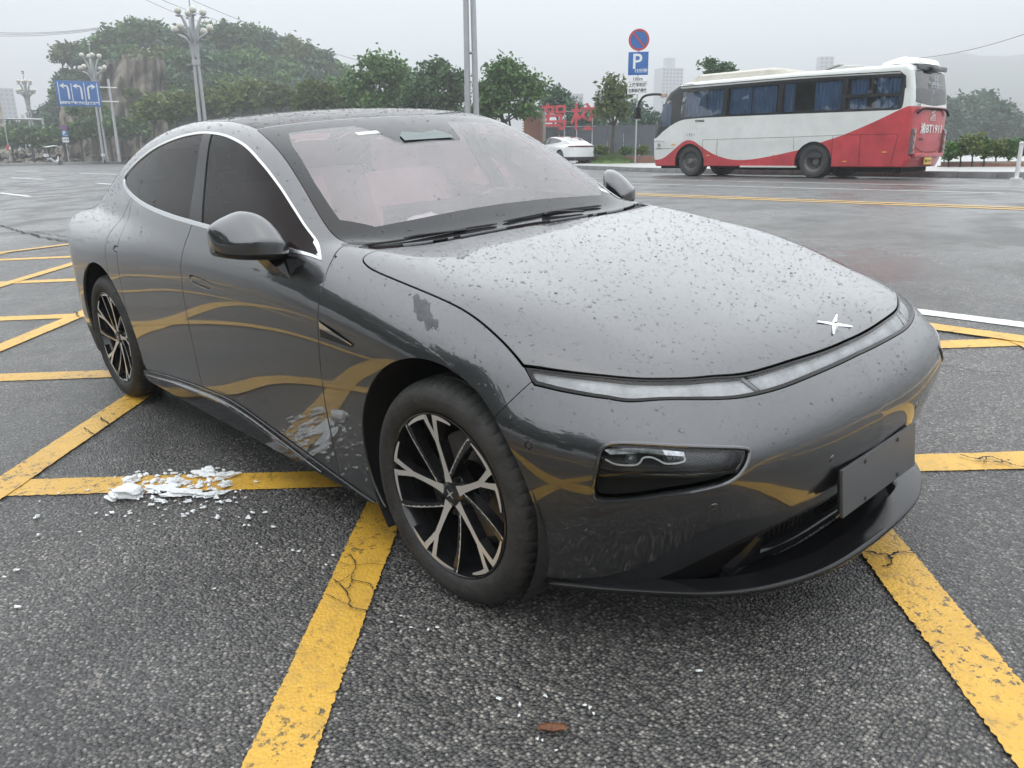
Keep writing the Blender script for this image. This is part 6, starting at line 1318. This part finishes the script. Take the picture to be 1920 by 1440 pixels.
# ================================================================== towers, far wood, mountain
def tower(name, px0, px1, ytop, D, col, lab, floors, bays, yaw=0.25, step=None):
    p = at((px0 + px1) / 2, 300, D); p.z = Z0; s_ = D / 1500; W = (px1 - px0) * s_; Hh = at((px0 + px1) / 2, ytop, D).z - Z0; T = empty(name, mx=facing(p, yaw)); tag(T, lab, 'building')
    body = MB().box((0, W * .35, Hh / 2), (W, W * .7, Hh)).build('wall', mat(name + '_' + str(px0) + '_wall', col, .8, var=.06, vscale=.05), T, smooth=False)
    gl = mat('far_window', (.16, .18, .20), .3)
    for b_ in range(bays):
        for f_ in range(floors):
            x = -W / 2 + W * (b_ + .5) / bays; z = Hh * (f_ + .5) / floors
            o = WIN.get((W, Hh, bays, floors))
            if o is None: o = MB().box((0, 0, 0), (W / bays * .5, .25, Hh / floors * .45)).build('window', gl, T, smooth=False); WIN[(W, Hh, bays, floors)] = o
            else: o = o.copy(); COL.objects.link(o); o.parent = T
            o.location = (x, -.03, z)
    if step: MB().box((0, W * .35, Hh + step / 2), (W * .4, W * .3, step)).build('roof_house', bpy.data.materials[name + '_' + str(px0) + '_wall'], T, smooth=False)
WIN = {}
tower('apartment_tower', -8, 22, 130, 360, (.40, .42, .44), 'grey apartment tower at the far left edge', 22, 4, .2, 4); tower('apartment_tower', 22, 46, 168, 380, (.42, .43, .45), 'lower grey tower right of the leftmost tower', 16, 3, .2)
tower('beige_block', -20, 18, 192, 150, (.52, .46, .36), 'beige low block behind the street trees at far left', 5, 3, .15)
tower('apartment_tower', 1233, 1276, 132, 420, (.50, .53, .56), 'pale apartment tower rising behind the coach front', 24, 6, .5, 5); tower('apartment_tower', 1520, 1546, 112, 430, (.48, .50, .53), 'pale tower top showing above the coach roof', 24, 3, .3)
tower('pink_block', 1862, 1925, 193, 420, (.52, .44, .42), 'pinkish apartment block in the haze at far right', 9, 8, -.2); tower('grey_block', 1120, 1150, 172, 190, (.36, .37, .37), 'grey house among trees behind the red characters', 5, 3, .3)
tower('grey_block', 1062, 1092, 178, 240, (.46, .47, .48), 'pale house roof between the two background trees', 5, 3, .1)
for k, (px, py, rx, ry) in enumerate([(1775, 228, 28, 40), (1808, 212, 30, 36), (1842, 206, 30, 34), (1872, 224, 28, 32), (1902, 240, 28, 28), (1935, 248, 30, 28), (1740, 235, 28, 36), (1855, 245, 34, 26), (1800, 250, 34, 26)]):
    D = 115 + (k % 3) * 6; b_ = at(px, 290, D); tree('ridge_tree', (b_.x, b_.y, Z0), [PX(px, py, rx, ry, D), PX(px - rx * .6, py + ry * .5, rx * .8, ry * .6, D), PX(px + rx * .6, py + ry * .5, rx * .8, ry * .6, D), PX(px, py - ry * .4, rx * .5, ry * .5, D)], 1500, .42, 'blue', 'hazy blue green tree on the wooded ridge right of the coach', 'trees on the ridge behind the coach', trunk=.2)
v = []; xs_ = list(range(1040, 2300, 20))
for px in xs_:
    t_ = np.interp(px, [1040, 1250, 1480, 1600, 1750, 1800, 1850, 1950, 2100, 2300], [285, 255, 190, 150, 108, 100, 106, 100, 90, 120]) + RNG.normal(0, 1.2); q = [at(px, 300, 560), at(px, t_ * .5 + 145, 700), at(px, t_, 900), at(px, 300, 1150)]; q[0].z = Z0 - .5; q[-1].z = Z0 - .5; v += [tuple(a_) for a_ in q]
mt = mesh('mountain', v, [(i * 4 + j, (i + 1) * 4 + j, (i + 1) * 4 + j + 1, i * 4 + j + 1) for i in range(len(xs_) - 1) for j in range(3)], mat('wooded_mountain', (.035, .055, .035), .9, var=.4, vscale=.02), None, sharp=None); tag(mt, kind='structure')
# overhead wires
wm = mat('wire', (.12, .125, .13), .6)
def wire(a, b, Da, Db, sag, lab, r=.02):
    A, B = at(*a, Da), at(*b, Db); pts = [tuple(A.lerp(B, t) - Vector((0, 0, sag * 4 * t * (1 - t)))) for t in np.linspace(0, 1, 13)]; o = MB().tube(pts, r, 5).build('overhead_wire', wm, None); tag(o, lab, 'wire', 'overhead wires')
for k, dy in enumerate((0, 3, 7)): wire((-60, 58 + dy), (186, 52 + dy * .5), 120, 125, .5, ['upper of the thin wires at the top left edge', 'middle of the thin wires at the top left edge', 'lowest of the thin wires at the top left edge'][k], .035)
for k, (a, b) in enumerate((((262, -6), (480, 72)), ((290, -6), (520, 66)), ((360, 0), (690, 118)))): wire(a, b, 120, 135, .6, ['slanting wire crossing above the hill, leftmost', 'slanting wire crossing above the hill, second', 'long slanting wire passing right of the nearest globe lamp'][k], .035)
wire((1722, 109), (1960, 50), 40, 34, .2, 'single wire slanting up to the right above the coach tail', .013)
# unseen trees added behind the camera to darken reflections in the car's flank
Vt = []
lob = [((x + RNG.normal(0, 1), -24 - abs(RNG.normal(0, 3)), RNG.uniform(2.5, 11)), 4.0, 2.6, 3.4) for x in np.arange(-44, 34, 2.0)]
wl_ = link('unseen_reflected_wood', crownmesh(lob, 16000, .75), None, LM['dark']); tag(wl_, 'unseen dark wood added behind the camera for the car to mirror', 'wood', kind='stuff')
# ================================================================== wet air
hz = mat('haze_air', (.8, .8, .8)); n_ = hz.node_tree; n_.nodes.clear(); o_ = n_.nodes.new('ShaderNodeOutputMaterial'); pvn = n_.nodes.new('ShaderNodeVolumePrincipled'); pvn.inputs['Color'].default_value = (.93, .96, .985, 1); pvn.inputs['Density'].default_value = .0021; pvn.inputs['Anisotropy'].default_value = .2; n_.links.new(pvn.outputs[0], o_.inputs['Volume'])
HZ = MB().box((0, 0, 62), (3300, 3300, 128)).build('haze', hz, None, smooth=False); tag(HZ, kind='stuff')
